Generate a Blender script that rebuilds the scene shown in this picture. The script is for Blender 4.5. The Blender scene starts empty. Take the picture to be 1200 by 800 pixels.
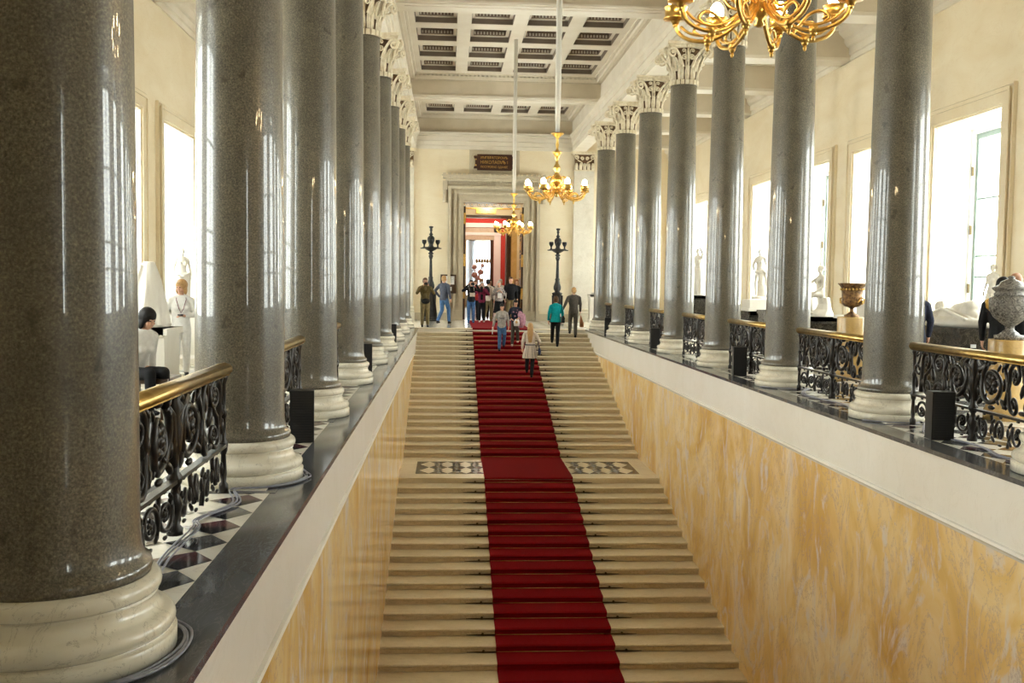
import bpy, bmesh, math, random
from mathutils import Vector, Matrix
from math import sin, cos, pi, radians as RAD
random.seed(7)
sc = bpy.context.scene
COL = sc.collection
# ------------------------------------------------------------------ measures
S = 3.8; Y0 = 4.265; A = 3.493            # column spacing, first column, half distance of the rows
RB, RT, HS, ZB = .343, .298, 6.12, .327   # shaft radii, shaft top, base height
KE = 2.894                                # stair well half width
XR, XL = 7.3, -7.45                       # outer walls
YW = 42.27                                # far wall
TOPY, TR, RI = 34.65, .465, .1255         # stair: first nosing, tread, rise
LZ, LF = -2.76, 22.27                     # landing height, front edge
TR2 = .458
GZ = -6.0

# ------------------------------------------------------------------ materials
def newmat(name):
    m = bpy.data.materials.new(name); m.use_nodes = True
    nt = m.node_tree; b = nt.nodes['Principled BSDF']
    return m, nt, b
def coords(nt, scale=(1,1,1), rot=(0,0,0)):
    t = nt.nodes.new('ShaderNodeTexCoord'); mp = nt.nodes.new('ShaderNodeMapping')
    mp.inputs['Scale'].default_value = scale; mp.inputs['Rotation'].default_value = rot
    nt.links.new(t.outputs['Object'], mp.inputs['Vector']); return mp.outputs['Vector']
def noise(nt, vec, scale, detail=4, rough=.55, dist=0):
    n = nt.nodes.new('ShaderNodeTexNoise'); n.inputs['Scale'].default_value = scale
    n.inputs['Detail'].default_value = detail; n.inputs['Roughness'].default_value = rough
    n.inputs['Distortion'].default_value = dist
    nt.links.new(vec, n.inputs['Vector']); return n.outputs['Fac']
def ramp(nt, fac, stops):
    r = nt.nodes.new('ShaderNodeValToRGB'); e = r.color_ramp.elements
    while len(e) > len(stops): e.remove(e[-1])
    while len(e) < len(stops): e.new(.5)
    for el, (p, c) in zip(e, stops):
        el.position = p; el.color = (*c, 1) if len(c) == 3 else c
    nt.links.new(fac, r.inputs['Fac']); return r.outputs['Color']
def mix(nt, fac, a, b, mode='MIX'):
    m = nt.nodes.new('ShaderNodeMix'); m.data_type = 'RGBA'; m.blend_type = mode
    for s, v in ((m.inputs[0], fac), (m.inputs[6], a), (m.inputs[7], b)):
        if hasattr(v, 'is_output'): nt.links.new(v, s)
        elif isinstance(v, (int, float)): s.default_value = v
        else: s.default_value = (*v, 1)
    return m.outputs[2]
def bump(nt, b, fac, strength=.2, dist=.01):
    n = nt.nodes.new('ShaderNodeBump'); n.inputs['Strength'].default_value = strength
    n.inputs['Distance'].default_value = dist
    nt.links.new(fac, n.inputs['Height']); nt.links.new(n.outputs['Normal'], b.inputs['Normal'])
def M(name, c1, c2=None, rough=.5, metal=0, scale=4, detail=4, sc3=(1,1,1), bmp=0, spec=.5, emit=None, es=0, coat=0, dist=0):
    m, nt, b = newmat(name)
    v = coords(nt, sc3)
    if c2 is None: c2 = tuple(x * .82 for x in c1)
    f = noise(nt, v, scale, detail, dist=dist)
    nt.links.new(ramp(nt, f, [(.32, c2), (.68, c1)]), b.inputs['Base Color'])
    b.inputs['Roughness'].default_value = rough; b.inputs['Metallic'].default_value = metal
    b.inputs['Specular IOR Level'].default_value = spec
    if coat: b.inputs['Coat Weight'].default_value = coat; b.inputs['Coat Roughness'].default_value = .05
    if bmp: bump(nt, b, noise(nt, v, scale * 6, 3), bmp)
    if emit: b.inputs['Emission Color'].default_value = (*emit, 1); b.inputs['Emission Strength'].default_value = es
    return m
MT = {}
# polished granite: mottled grains
m, nt, b = newmat('granite'); v = coords(nt)
vo = nt.nodes.new('ShaderNodeTexVoronoi'); vo.inputs['Scale'].default_value = 120; nt.links.new(v, vo.inputs['Vector'])
base = ramp(nt, noise(nt, v, 85, 6, .7), [(.30, (.043, .036, .025)), (.52, (.142, .126, .096)), (.76, (.285, .258, .203))])
spk = ramp(nt, vo.outputs['Color'], [(.25, (.72, .72, .72)), (.8, (1.15, 1.13, 1.08))])
big = ramp(nt, noise(nt, v, 2.2, 4), [(.35, (.8, .8, .8)), (.7, (1.15, 1.13, 1.08))])
dk = ramp(nt, noise(nt, v, 9, 2, .4), [(.27, (.35, .33, .3)), (.33, (1, 1, 1))])
c = mix(nt, 1, base, spk, 'MULTIPLY'); c = mix(nt, 1, c, big, 'MULTIPLY'); c = mix(nt, .7, c, dk, 'MULTIPLY')
nt.links.new(c, b.inputs['Base Color']); b.inputs['Roughness'].default_value = .16
b.inputs['Roughness'].default_value = .34; b.inputs['Coat Weight'].default_value = .75; b.inputs['Coat Roughness'].default_value = .018
MT['granite'] = m
# yellow polished stucco marble
m, nt, b = newmat('yellow_marble'); v = coords(nt, (1, .8, .55))
c = ramp(nt, noise(nt, v, .9, 5, .6, 1.2), [(.30, (.68, .40, .10)), (.48, (.84, .58, .24)), (.66, (.92, .76, .48))])
v2 = coords(nt, (1, .7, .35))
wh = ramp(nt, noise(nt, v2, 2.6, 7, .62, 2.0), [(.53, (0, 0, 0)), (.64, (1, 1, 1))])
c = mix(nt, wh, c, (.80, .70, .60))
wv = ramp(nt, noise(nt, v2, 1.7, 9, .7, 2.5), [(.485, (0, 0, 0)), (.497, (.8, .8, .8)), (.51, (0, 0, 0))])
c = mix(nt, wv, c, (.50, .36, .33))
sp = ramp(nt, noise(nt, v, 7, 8, .7, 1.5), [(.64, (0, 0, 0)), (.72, (.6, .6, .6))])
c = mix(nt, sp, c, (.52, .38, .36))
nt.links.new(c, b.inputs['Base Color']); b.inputs['Roughness'].default_value = .17; MT['yellow'] = m
def marble(name, c1, c2, vein, rough=.25, sc=1.2, th=.02, amt=.6, sc3=(1,1,1)):
    m, nt, b = newmat(name); v = coords(nt, sc3)
    c = ramp(nt, noise(nt, v, sc, 5, .6, .8), [(.3, c2), (.7, c1)])
    w = ramp(nt, noise(nt, v, sc * 1.6, 8, .68, 1.8), [(.5 - th, (0,0,0)), (.5, (amt,)*3), (.5 + th, (0,0,0))])
    nt.links.new(mix(nt, w, c, vein), b.inputs['Base Color']); b.inputs['Roughness'].default_value = rough
    return m
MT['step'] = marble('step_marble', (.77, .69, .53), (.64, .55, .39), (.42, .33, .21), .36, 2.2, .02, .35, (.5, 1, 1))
MT['riser'] = marble('riser_marble_dirt_shade', (.70, .59, .42), (.56, .46, .30), (.38, .29, .17), .45, 3.0, .03, .5, (.5, 1, 1))  # darker than the treads: dirt, plus some nosing shade put into the colour
MT['white'] = marble('white_marble', (.80, .76, .67), (.68, .63, .53), (.45, .40, .33), .22, 1.6, .012, .45)
MT['statue'] = marble('statuary_marble', (.80, .76, .68), (.70, .65, .57), (.55, .5, .45), .4, 1.2, .012, .2)
MT['basem'] = marble('base_marble', (.80, .76, .65), (.66, .60, .47), (.26, .22, .17), .2, 2.4, .008, .7)
MT['kerb'] = marble('grey_marble', (.12, .125, .135), (.06, .063, .07), (.3, .3, .3), .12, 2.0, .015, .4, (3, .8, 1))
MT['black'] = marble('black_marble', (.018, .018, .022), (.01, .01, .012), (.2, .2, .2), .12, 2.0, .006, .3)
MT['redm'] = marble('red_marble', (.11, .03, .035), (.06, .015, .02), (.3, .2, .2), .14, 3.0, .01, .3)
MT['greym'] = marble('light_grey_marble', (.33, .34, .36), (.2, .21, .23), (.55, .55, .55), .14, 3.0, .02, .4)
MT['darkm'] = marble('dark_brown_marble', (.05, .042, .033), (.02, .017, .014), (.3, .26, .2), .15, 3.0, .015, .6)
MT['wallm'] = marble('cream_stucco_marble', (.88, .79, .61), (.81, .69, .48), (.68, .52, .31), .26, .8, .012, .25, (.6, .6, 1.4))
MT['band'] = marble('pale_band', (.91, .88, .82), (.86, .82, .74), (.62, .56, .46), .22, .9, .012, .2)
MT['doorm'] = marble('grey_beige_marble', (.60, .53, .40), (.50, .43, .31), (.36, .30, .21), .28, 1.1, .02, .5, (1, 1, .5))
MT['plaster'] = M('ceiling_plaster', (.66, .58, .45), (.58, .50, .37), .7, scale=1.5)
MT['plaster_lt'] = M('white_plaster', (.76, .70, .59), (.69, .62, .50), .6, scale=1.5)
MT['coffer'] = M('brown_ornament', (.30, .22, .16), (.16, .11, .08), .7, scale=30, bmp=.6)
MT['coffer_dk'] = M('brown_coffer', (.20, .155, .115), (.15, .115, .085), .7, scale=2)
m, nt, b = newmat('capital_plaster'); v = coords(nt)
nt.links.new(ramp(nt, noise(nt, v, 14, 4), [(.3, (.66, .56, .38)), (.65, (.80, .72, .56))]), b.inputs['Base Color']); b.inputs['Roughness'].default_value = .5; MT['capital'] = m
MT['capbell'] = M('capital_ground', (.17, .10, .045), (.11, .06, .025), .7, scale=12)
MT['carpet'] = M('red_carpet', (.235, .0025, .008), (.17, .0018, .005), .95, scale=60, bmp=.3, spec=.12)
MT['brass'] = M('brass', (.62, .44, .17), (.42, .28, .09), .28, 1, scale=7)
MT['gilt'] = M('gilt_bronze', (.86, .58, .19), (.55, .33, .08), .28, 1, scale=12)
MT['dbrass'] = M('tarnished_bronze', (.10, .07, .03), (.05, .035, .015), .45, .8, scale=8)
MT['iron'] = M('cast_iron', (.034, .029, .025), (.015, .012, .011), .30, .55, scale=6, bmp=.1)
MT['bronze'] = M('dark_bronze', (.045, .043, .042), (.02, .02, .02), .38, .6, scale=6)
MT['speaker'] = M('black_case', (.007, .007, .008), None, .5, scale=40)
MT['wframe'] = M('white_window_paint', (.80, .79, .76), (.74, .73, .70), .45, scale=2)
MT['green'] = M('green_grey_paint', (.30, .37, .33), (.22, .28, .25), .45, scale=3)
MT['wood'] = M('dark_wood', (.075, .032, .012), (.03, .012, .005), .3, scale=5, sc3=(6, 6, .6), coat=.4)
MT['signm'] = M('sign_plate', (.06, .018, .008), (.04, .012, .006), .35, scale=3)
MT['red'] = M('red_wall_cloth', (.50, .045, .03), (.42, .03, .02), .75, scale=20)
MT['sleeve'] = M('white_rod_sleeve', (.80, .77, .70), (.72, .68, .60), .6, scale=8, sc3=(1, 1, .2))
MT['paper'] = M('white_paper', (.82, .82, .80), (.76, .76, .74), .8, scale=8)
MT['cable'] = M('grey_cable', (.30, .31, .38), (.2, .2, .25), .35, scale=20)
MT['bulb'] = M('lit_bulb', (1, .9, .7), None, .3, emit=(1.0, .74, .40), es=30)
MT['curtain_'] = M('white_curtain', (.85, .86, .88), (.72, .73, .76), .8, scale=14, sc3=(8, 8, .2))
MT['goldcloth'] = M('gold_brown_valance', (.50, .30, .09), (.22, .10, .02), .6, scale=5)
MT['vase_grey'] = M('grey_granite_vase', (.40, .37, .33), (.025, .022, .02), .2, scale=14, detail=8, dist=3, bmp=.5)
MT['vase_brown'] = M('bronze_relief_vase', (.36, .20, .07), (.04, .012, .008), .3, .6, scale=18, detail=6, bmp=.9)
MT['pedy'] = marble('honey_marble', (.76, .54, .25), (.62, .40, .14), (.5, .3, .12), .2, 1.4, .02, .5)
MT['glass'] = None
m, nt, b = newmat('sheer_curtain'); tl = nt.nodes.new('ShaderNodeBsdfTranslucent'); tl.inputs[0].default_value = (.8, .85, .92, 1)
ms = nt.nodes.new('ShaderNodeMixShader'); ms.inputs[0].default_value = .3; nt.links.new(tl.outputs[0], ms.inputs[1]); nt.links.new(b.outputs[0], ms.inputs[2])
b.inputs['Base Color'].default_value = (.8, .8, .82, 1); nt.links.new(ms.outputs[0], nt.nodes['Material Output'].inputs[0]); MT['curtain'] = m
m, nt, b = newmat('window_glass')
nt.nodes.remove(b); out = nt.nodes['Material Output']
tr = nt.nodes.new('ShaderNodeBsdfTransparent'); gl = nt.nodes.new('ShaderNodeBsdfGlossy'); gl.inputs['Roughness'].default_value = .02
tr.inputs[0].default_value = (.94, .98, .97, 1)
ms = nt.nodes.new('ShaderNodeMixShader'); ms.inputs[0].default_value = .06
nt.links.new(tr.outputs[0], ms.inputs[1]); nt.links.new(gl.outputs[0], ms.inputs[2]); nt.links.new(ms.outputs[0], out.inputs[0])
MT['glass'] = m
def cloth(name, c, c2=None, rough=.85, scale=18): 
    return M(name, c, c2 or tuple(x * .6 for x in c), rough, scale=scale, spec=.25)

# ------------------------------------------------------------------ mesh collector
class MB:
    def __init__(s): s.bm = bmesh.new(); s.mi = 0
    def _fin(s, fs, smooth=False):
        for f in fs: f.material_index = s.mi; f.smooth = smooth
    def box(s, x0, x1, y0, y1, z0, z1):
        v = [s.bm.verts.new((x, y, z)) for z in (z0, z1) for y in (y0, y1) for x in (x0, x1)]
        fs = [s.bm.faces.new([v[i] for i in q]) for q in ((0,2,3,1),(4,5,7,6),(0,1,5,4),(2,6,7,3),(0,4,6,2),(1,3,7,5))]
        s._fin(fs); return s
    def obox(s, c, sx, sy, sz, rot=None):
        R = rot or Matrix.Identity(3); c = Vector(c)
        v = [s.bm.verts.new(c + R @ Vector((x*sx/2, y*sy/2, z*sz/2))) for z in (-1,1) for y in (-1,1) for x in (-1,1)]
        s._fin([s.bm.faces.new([v[i] for i in q]) for q in ((0,2,3,1),(4,5,7,6),(0,1,5,4),(2,6,7,3),(0,4,6,2),(1,3,7,5))]); return s
    def prism(s, pts, axis, a, b):
        # pts: 2D outline in the plane across the axis ('x': (y,z), 'y': (x,z), 'z': (x,y))
        def P(p, t): return {'x': (t, p[0], p[1]), 'y': (p[0], t, p[1]), 'z': (p[0], p[1], t)}[axis]
        v0 = [s.bm.verts.new(P(p, a)) for p in pts]; v1 = [s.bm.verts.new(P(p, b)) for p in pts]
        n = len(pts); fs = []
        for i in range(n): fs.append(s.bm.faces.new((v0[i], v0[(i+1)%n], v1[(i+1)%n], v1[i])))
        try: fs += [s.bm.faces.new(v0[::-1]), s.bm.faces.new(v1)]
        except Exception: pass
        s._fin(fs); return s
    def poly(s, pts):
        s._fin([s.bm.faces.new([s.bm.verts.new(p) for p in pts])]); return s
    def lathe(s, prof, c=(0,0,0), n=32, smooth=True, sx=1, sy=1, cap=True, wob=None):
        rings = []
        for r, z in prof:
            rings.append([s.bm.verts.new((c[0] + r*sx*cos(2*pi*i/n), c[1] + r*sy*sin(2*pi*i/n), c[2] + z)) for i in range(n)])
        fs = []
        for a, b in zip(rings, rings[1:]):
            for i in range(n): fs.append(s.bm.faces.new((a[i], a[(i+1)%n], b[(i+1)%n], b[i])))
        s._fin(fs, smooth)
        if cap:
            s._fin([s.bm.faces.new(rings[0][::-1]), s.bm.faces.new(rings[-1])])
        return s
    def loft(s, rings, n=12, smooth=True):
        # rings: (center, r_x, r_y [, rot_z]) horizontal-ish ellipses
        R = []
        for q in rings:
            c, rx, ry = Vector(q[0]), q[1], q[2]; a = q[3] if len(q) > 3 else 0
            R.append([s.bm.verts.new(c + Vector((rx*cos(t)*cos(a) - ry*sin(t)*sin(a), rx*cos(t)*sin(a) + ry*sin(t)*cos(a), 0))) for t in [2*pi*i/n for i in range(n)]])
        fs = []
        for a, b in zip(R, R[1:]):
            for i in range(n): fs.append(s.bm.faces.new((a[i], a[(i+1)%n], b[(i+1)%n], b[i])))
        fs += [s.bm.faces.new(R[0][::-1]), s.bm.faces.new(R[-1])]
        s._fin(fs, smooth); return s
    def tube(s, pts, r, n=8, smooth=True, flat=1.0, up=None):
        pts = [Vector(p) for p in pts]; m = len(pts)
        rs = r if isinstance(r, (list, tuple)) else [r]*m
        rings = []; prev = None
        for i, p in enumerate(pts):
            d = (pts[min(i+1, m-1)] - pts[max(i-1, 0)])
            if d.length < 1e-9: d = Vector((0,0,1))
            d.normalize()
            if up is not None: u = Vector(up)
            elif prev is not None: u = prev
            else: u = Vector((0,0,1)) if abs(d.z) < .9 else Vector((1,0,0))
            u = u - d*u.dot(d)
            if u.length < 1e-6: u = d.orthogonal()
            u.normalize(); prev = u; w = d.cross(u)
            rings.append([s.bm.verts.new(p + u*(rs[i]*flat*cos(t)) + w*(rs[i]*sin(t))) for t in [2*pi*k/n for k in range(n)]])
        fs = []
        for a, b in zip(rings, rings[1:]):
            for i in range(n): fs.append(s.bm.faces.new((a[i], a[(i+1)%n], b[(i+1)%n], b[i])))
        fs += [s.bm.faces.new(rings[0][::-1]), s.bm.faces.new(rings[-1])]
        s._fin(fs, smooth); return s
    def ball(s, c, r, sx=1, sy=1, sz=1, u=12, v=8, rot=None):
        c = Vector(c); N = s.bm.verts.new
        def P(x, y, z):
            q = Vector((x*sx*r, y*sy*r, z*sz*r))
            return N(c + (rot @ q if rot else q))
        top, bot = P(0, 0, 1), P(0, 0, -1); rings = []
        for j in range(1, v):
            t = pi*j/v; rings.append([P(sin(t)*cos(2*pi*i/u), sin(t)*sin(2*pi*i/u), cos(t)) for i in range(u)])
        F = s.bm.faces.new; fs = []
        for i in range(u):
            k = (i+1) % u; fs.append(F((top, rings[0][i], rings[0][k]))); fs.append(F((bot, rings[-1][k], rings[-1][i])))
            for a, b in zip(rings, rings[1:]): fs.append(F((a[i], b[i], b[k], a[k])))
        s._fin(fs, True); return s
    def cone(s, p1, p2, r1, r2, n=10):
        s.tube([p1, p2], [r1, r2], n); return s
    def mesh(s, name, mats):
        bmesh.ops.recalc_face_normals(s.bm, faces=s.bm.faces[:])
        me = bpy.data.meshes.new(name); s.bm.to_mesh(me); s.bm.free()
        for q in (mats if isinstance(mats, (list, tuple)) else [mats]): me.materials.append(q)
        return me
    def build(s, name, mats, parent=None, loc=None, label=None, cat=None, group=None, kind=None):
        return ob(name, s.mesh(name, mats), parent, loc, label, cat, group, kind)
def smooth(P, n=5):
    P = [Vector(p) for p in P]; Q = []
    for i in range(len(P)-1):
        a, b, c, d = P[max(i-1, 0)], P[i], P[i+1], P[min(i+2, len(P)-1)]
        for j in range(n):
            u = j/n; Q.append(.5*((2*b) + (c-a)*u + (2*a-5*b+4*c-d)*u*u + (3*b-a-3*c+d)*u**3))
    return Q + [P[-1]]
def tag(o, label=None, cat=None, group=None, kind=None):
    for k, v in (('label', label), ('category', cat), ('group', group), ('kind', kind)):
        if v: o[k] = v
    return o
def ob(name, me, parent=None, loc=None, label=None, cat=None, group=None, kind=None, rz=0):
    o = bpy.data.objects.new(name, me); COL.objects.link(o)
    if parent: o.parent = parent
    if loc is not None: o.location = loc
    if rz: o.rotation_euler.z = rz
    return tag(o, label, cat, group, kind)
def empty(name, loc, label, cat, group=None, rz=0):
    return ob(name, None, None, loc, label, cat, group, None, rz)
def copy_tree(o, parent=None, loc=None, label=None, rz=None):
    c = o.copy(); COL.objects.link(c)
    if parent: c.parent = parent; c.matrix_parent_inverse = o.matrix_parent_inverse.copy()
    if loc is not None: c.location = loc
    if rz is not None: c.rotation_euler.z = rz
    if label: c['label'] = label
    for ch in KIDS.get(o.name, []): copy_tree_child(ch, c)
    return c
def copy_tree_child(o, parent):
    c = o.copy(); COL.objects.link(c); c.parent = parent
    for ch in KIDS.get(o.name, []): copy_tree_child(ch, c)
KIDS = {}
def index_kids():
    KIDS.clear()
    for o in bpy.data.objects:
        if o.parent: KIDS.setdefault(o.parent.name, []).append(o)
def struct(name, mb, mat, parent=None): return mb.build(name, mat, parent, kind='structure' if not parent else None)
def stair_z(y):
    if y >= TOPY: return 0.
    if y > TOPY - 21*TR: return -RI * (int((TOPY - y) / TR) + 1)
    if y > LF: return LZ
    k = int((LF - y) / TR2) + 1
    return LZ - RI * k if k <= 25 else GZ

# ------------------------------------------------------------------ camera
f_px, yaw, pit, rol = 1186.17, .0636, .0575, .0136
CAM = Vector((-1.8639, 0, 1.566))
fw = Vector((sin(yaw)*cos(pit), cos(yaw)*cos(pit), -sin(pit)))
rt = Vector((cos(yaw), -sin(yaw), 0)); up = rt.cross(fw)
Rv = rt*cos(rol) + up*sin(rol); Uv = -rt*sin(rol) + up*cos(rol)
cam = bpy.data.cameras.new('camera'); cam.sensor_width = 36; cam.lens = 36*f_px/1200
cam.clip_start = .05; cam.clip_end = 300
co = bpy.data.objects.new('camera', cam); COL.objects.link(co)
mw = Matrix((Rv, Uv, -fw)).transposed().to_4x4(); mw.translation = CAM; co.matrix_world = mw
sc.camera = co
def onx(px, py, x):
    d = fw + Rv*((px-600)/f_px) - Uv*((py-400)/f_px); return CAM + d*((x-CAM.x)/d.x)
def ony(px, py, y):
    d = fw + Rv*((px-600)/f_px) - Uv*((py-400)/f_px); return CAM + d*((y-CAM.y)/d.y)
def onstair(px, py):
    d = fw + Rv*((px-600)/f_px) - Uv*((py-400)/f_px); t = 5.
    while t < 60:
        p = CAM + d*t
        if p.z <= stair_z(p.y): return Vector((p.x, p.y, stair_z(p.y)))
        t += .01
    return p
SKY, EXPO = 7.0, 1.5
# ================================================================== FIGURES
def remeshed(mb, name, mats, vox, smooth=3, loc=None):
    me = mb.mesh(name + '_raw', mats)
    o = bpy.data.objects.new('tmp', me); COL.objects.link(o)
    r = o.modifiers.new('r', 'REMESH'); r.mode = 'VOXEL'; r.voxel_size = vox; r.use_smooth_shade = True
    if smooth:
        q = o.modifiers.new('s', 'SMOOTH'); q.iterations = smooth; q.factor = .5
    dg = bpy.context.evaluated_depsgraph_get(); out = bpy.data.meshes.new_from_object(o.evaluated_get(dg)); out.name = name
    bpy.data.objects.remove(o); bpy.data.meshes.remove(me)
    for p in out.polygons: p.use_smooth = True
    if not out.materials: out.materials.append(mats)
    return out
def limb(b, pts, rs, n=12):
    for (p, r) in zip(pts, rs): b.ball(p, r, u=12, v=8)
    for i in range(len(pts)-1): b.cone(pts[i], pts[i+1], rs[i], rs[i+1], n)
def hand(b, w, d, nrm, side):
    w = Vector(w); d = Vector(d).normalized(); nrm = Vector(nrm); nrm = (nrm - d*nrm.dot(d)).normalized(); lat = d.cross(nrm).normalized()*side
    b.cone(w - d*.02, w + d*.03, .024, .026)
    R = Matrix((lat, nrm, d)).transposed()
    b.ball(w + d*.05, .05, .80, .36, 1.0, u=12, v=8, rot=R)
    for k, (off, ln) in enumerate(((-.028, .068), (-.009, .078), (.010, .073), (.028, .056))):
        p0 = w + d*.08 + lat*off; p1 = p0 + d*ln*.45 + nrm*.008; p2 = p1 + d*ln*.32 + nrm*.018; p3 = p2 + d*ln*.15 + nrm*.018
        limb(b, [p0, p1, p2, p3], [.0098, .0092, .0085, .0075], 8)
    t0 = w + d*.025 - lat*.028; t1 = t0 + d*.032 - lat*.022 + nrm*.008; t2 = t1 + d*.03 - lat*.006 + nrm*.012
    limb(b, [t0, t1, t2], [.013, .011, .009], 8)
def head(b, c, R):
    c = Vector(c); P = lambda x, y, z: c + R @ Vector((x, y, z)); q = R
    b.ball(P(0, .012, .025), .092, .86, 1.02, 1.0, u=18, v=12, rot=q)
    b.ball(P(0, -.012, -.03), .072, .84, .98, 1.12, u=16, v=10, rot=q)
    b.ball(P(0, -.045, -.088), .030, 1.1, .9, .7, rot=q)                 # chin
    b.tube([P(0, -.088, .018), P(0, -.104, -.018), P(0, -.108, -.030)], [.009, .013, .012], 8)
    b.ball(P(0, -.098, -.034), .014, 1.2, .8, .7, rot=q)
    b.ball(P(0, -.086, -.058), .017, 1.4, .5, .36, rot=q); b.ball(P(0, -.085, -.068), .016, 1.2, .5, .4, rot=q)
    for s in (-1, 1):
        b.ball(P(s*.080, .012, -.012), .026, .35, .7, 1.1, rot=q)
        b.ball(P(s*.030, -.080, .024), .016, 1.4, .5, .4, rot=q)
        b.ball(P(s*.042, -.062, -.028), .026, 1, .7, .9, rot=q)
DEF_ARM = {s: ((s*.235, .03, 1.16), (s*.25, -.05, .92), (s*.02, -.12, -1)) for s in (-1, 1)}
def CAMARM(z=1.53): return {s: ((s*.30, -.14, 1.22), (s*.085, -.25, z-.04), (-s*.25, -.1, .8)) for s in (-1, 1)}
def figure_parts(arms, legs, lean=0, head_rot=(0, 0), sex='m'):
    """returns transformer T for the upper body and joint lists"""
    piv = Vector((0, 0, .95)); L = Matrix.Rotation(lean, 3, 'X')
    T = lambda p: piv + L @ (Vector(p) - piv)
    return T
def body_into(b, T, arms, legs, lean, head_rot, fem, grow=0, with_head=True, with_hands=True, arm_grow=0):
    sh = .172 if fem else .195; g = grow
    R = Matrix.Rotation(lean, 3, 'X')
    TL = [((0, .0, .90), .155, .11), ((0, .0, .98), .165 if fem else .155, .112), ((0, -.005, 1.10), .125 if fem else .140, .095), ((0, -.01, 1.24), .145 if fem else .165, .112), ((0, 0, 1.36), .155 if fem else .18, .105), ((0, .01, 1.44), .125, .075), ((0, .01, 1.48), .06, .055)]
    b.loft([(T(c), rx + g, ry + g) for c, rx, ry in TL], 18)
    for s in (-1, 1): limb(b, [T((s*.06, .01, 1.45)), T((s*sh*.96, .01, 1.395))], [.050+g, .056+g])
    if fem:
        for s in (-1, 1): b.ball(T((s*.07, -.085, 1.27)), .06+g*.5, u=12, v=8)
    for s in (-1, 1):
        e, w, d = arms[s]
        limb(b, [T((s*sh, .01, 1.39)), T(e)], [.052+g+arm_grow, .041+g+arm_grow]); limb(b, [T(e), T(w)], [.041+g+arm_grow, .027+g+arm_grow])
        if with_hands: hand(b, T(w), R @ Vector(d), R @ Vector((-s, -.4, 0)) if abs(Vector(d).normalized().z) > .5 else Vector((0, 0, -1)), s)
    if with_head:
        hr = R @ Matrix.Rotation(head_rot[1], 3, 'Z') @ Matrix.Rotation(head_rot[0], 3, 'X')
        limb(b, [T((0, .01, 1.46)), T((0, -.0, 1.56))], [.058, .052])
        head(b, T((0, -.012, 1.635)), hr)
        return hr
def legs_into(b, legs, g=0, fem=False, low=True):
    for s in (-1, 1):
        k, a_ = legs[s]
        limb(b, [(s*.085, 0, .92), k], [.088+g, .060+g]); limb(b, [k, (Vector(k).lerp(Vector(a_), .35))], [.058+g, .058+g]); limb(b, [(Vector(k).lerp(Vector(a_), .35)), a_], [.058+g, .038+g*1.3])
DEF_LEG = {s: ((s*.095, -.01, .50), (s*.10, .02, .09)) for s in (-1, 1)}
def WALK(a=.14, up_=0):   # right leg ahead, left leg back
    return {-1: ((-.09, -.13-a*.3, .52+up_*.5), (-.09, -a, .09+up_)), 1: ((.09, -.02, .50), (.09, a+.06, .11))}
SKIN = {'a': cloth('skin_light', (.62, .36, .25), (.55, .30, .20), .5), 'b': cloth('skin_tan', (.45, .24, .15), (.38, .19, .11), .5)}
for q in SKIN.values(): q.node_tree.nodes['Principled BSDF'].inputs['Subsurface Weight'].default_value = .0
EYE = M('eye_dark', (.03, .02, .015), None, .2); 
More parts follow.
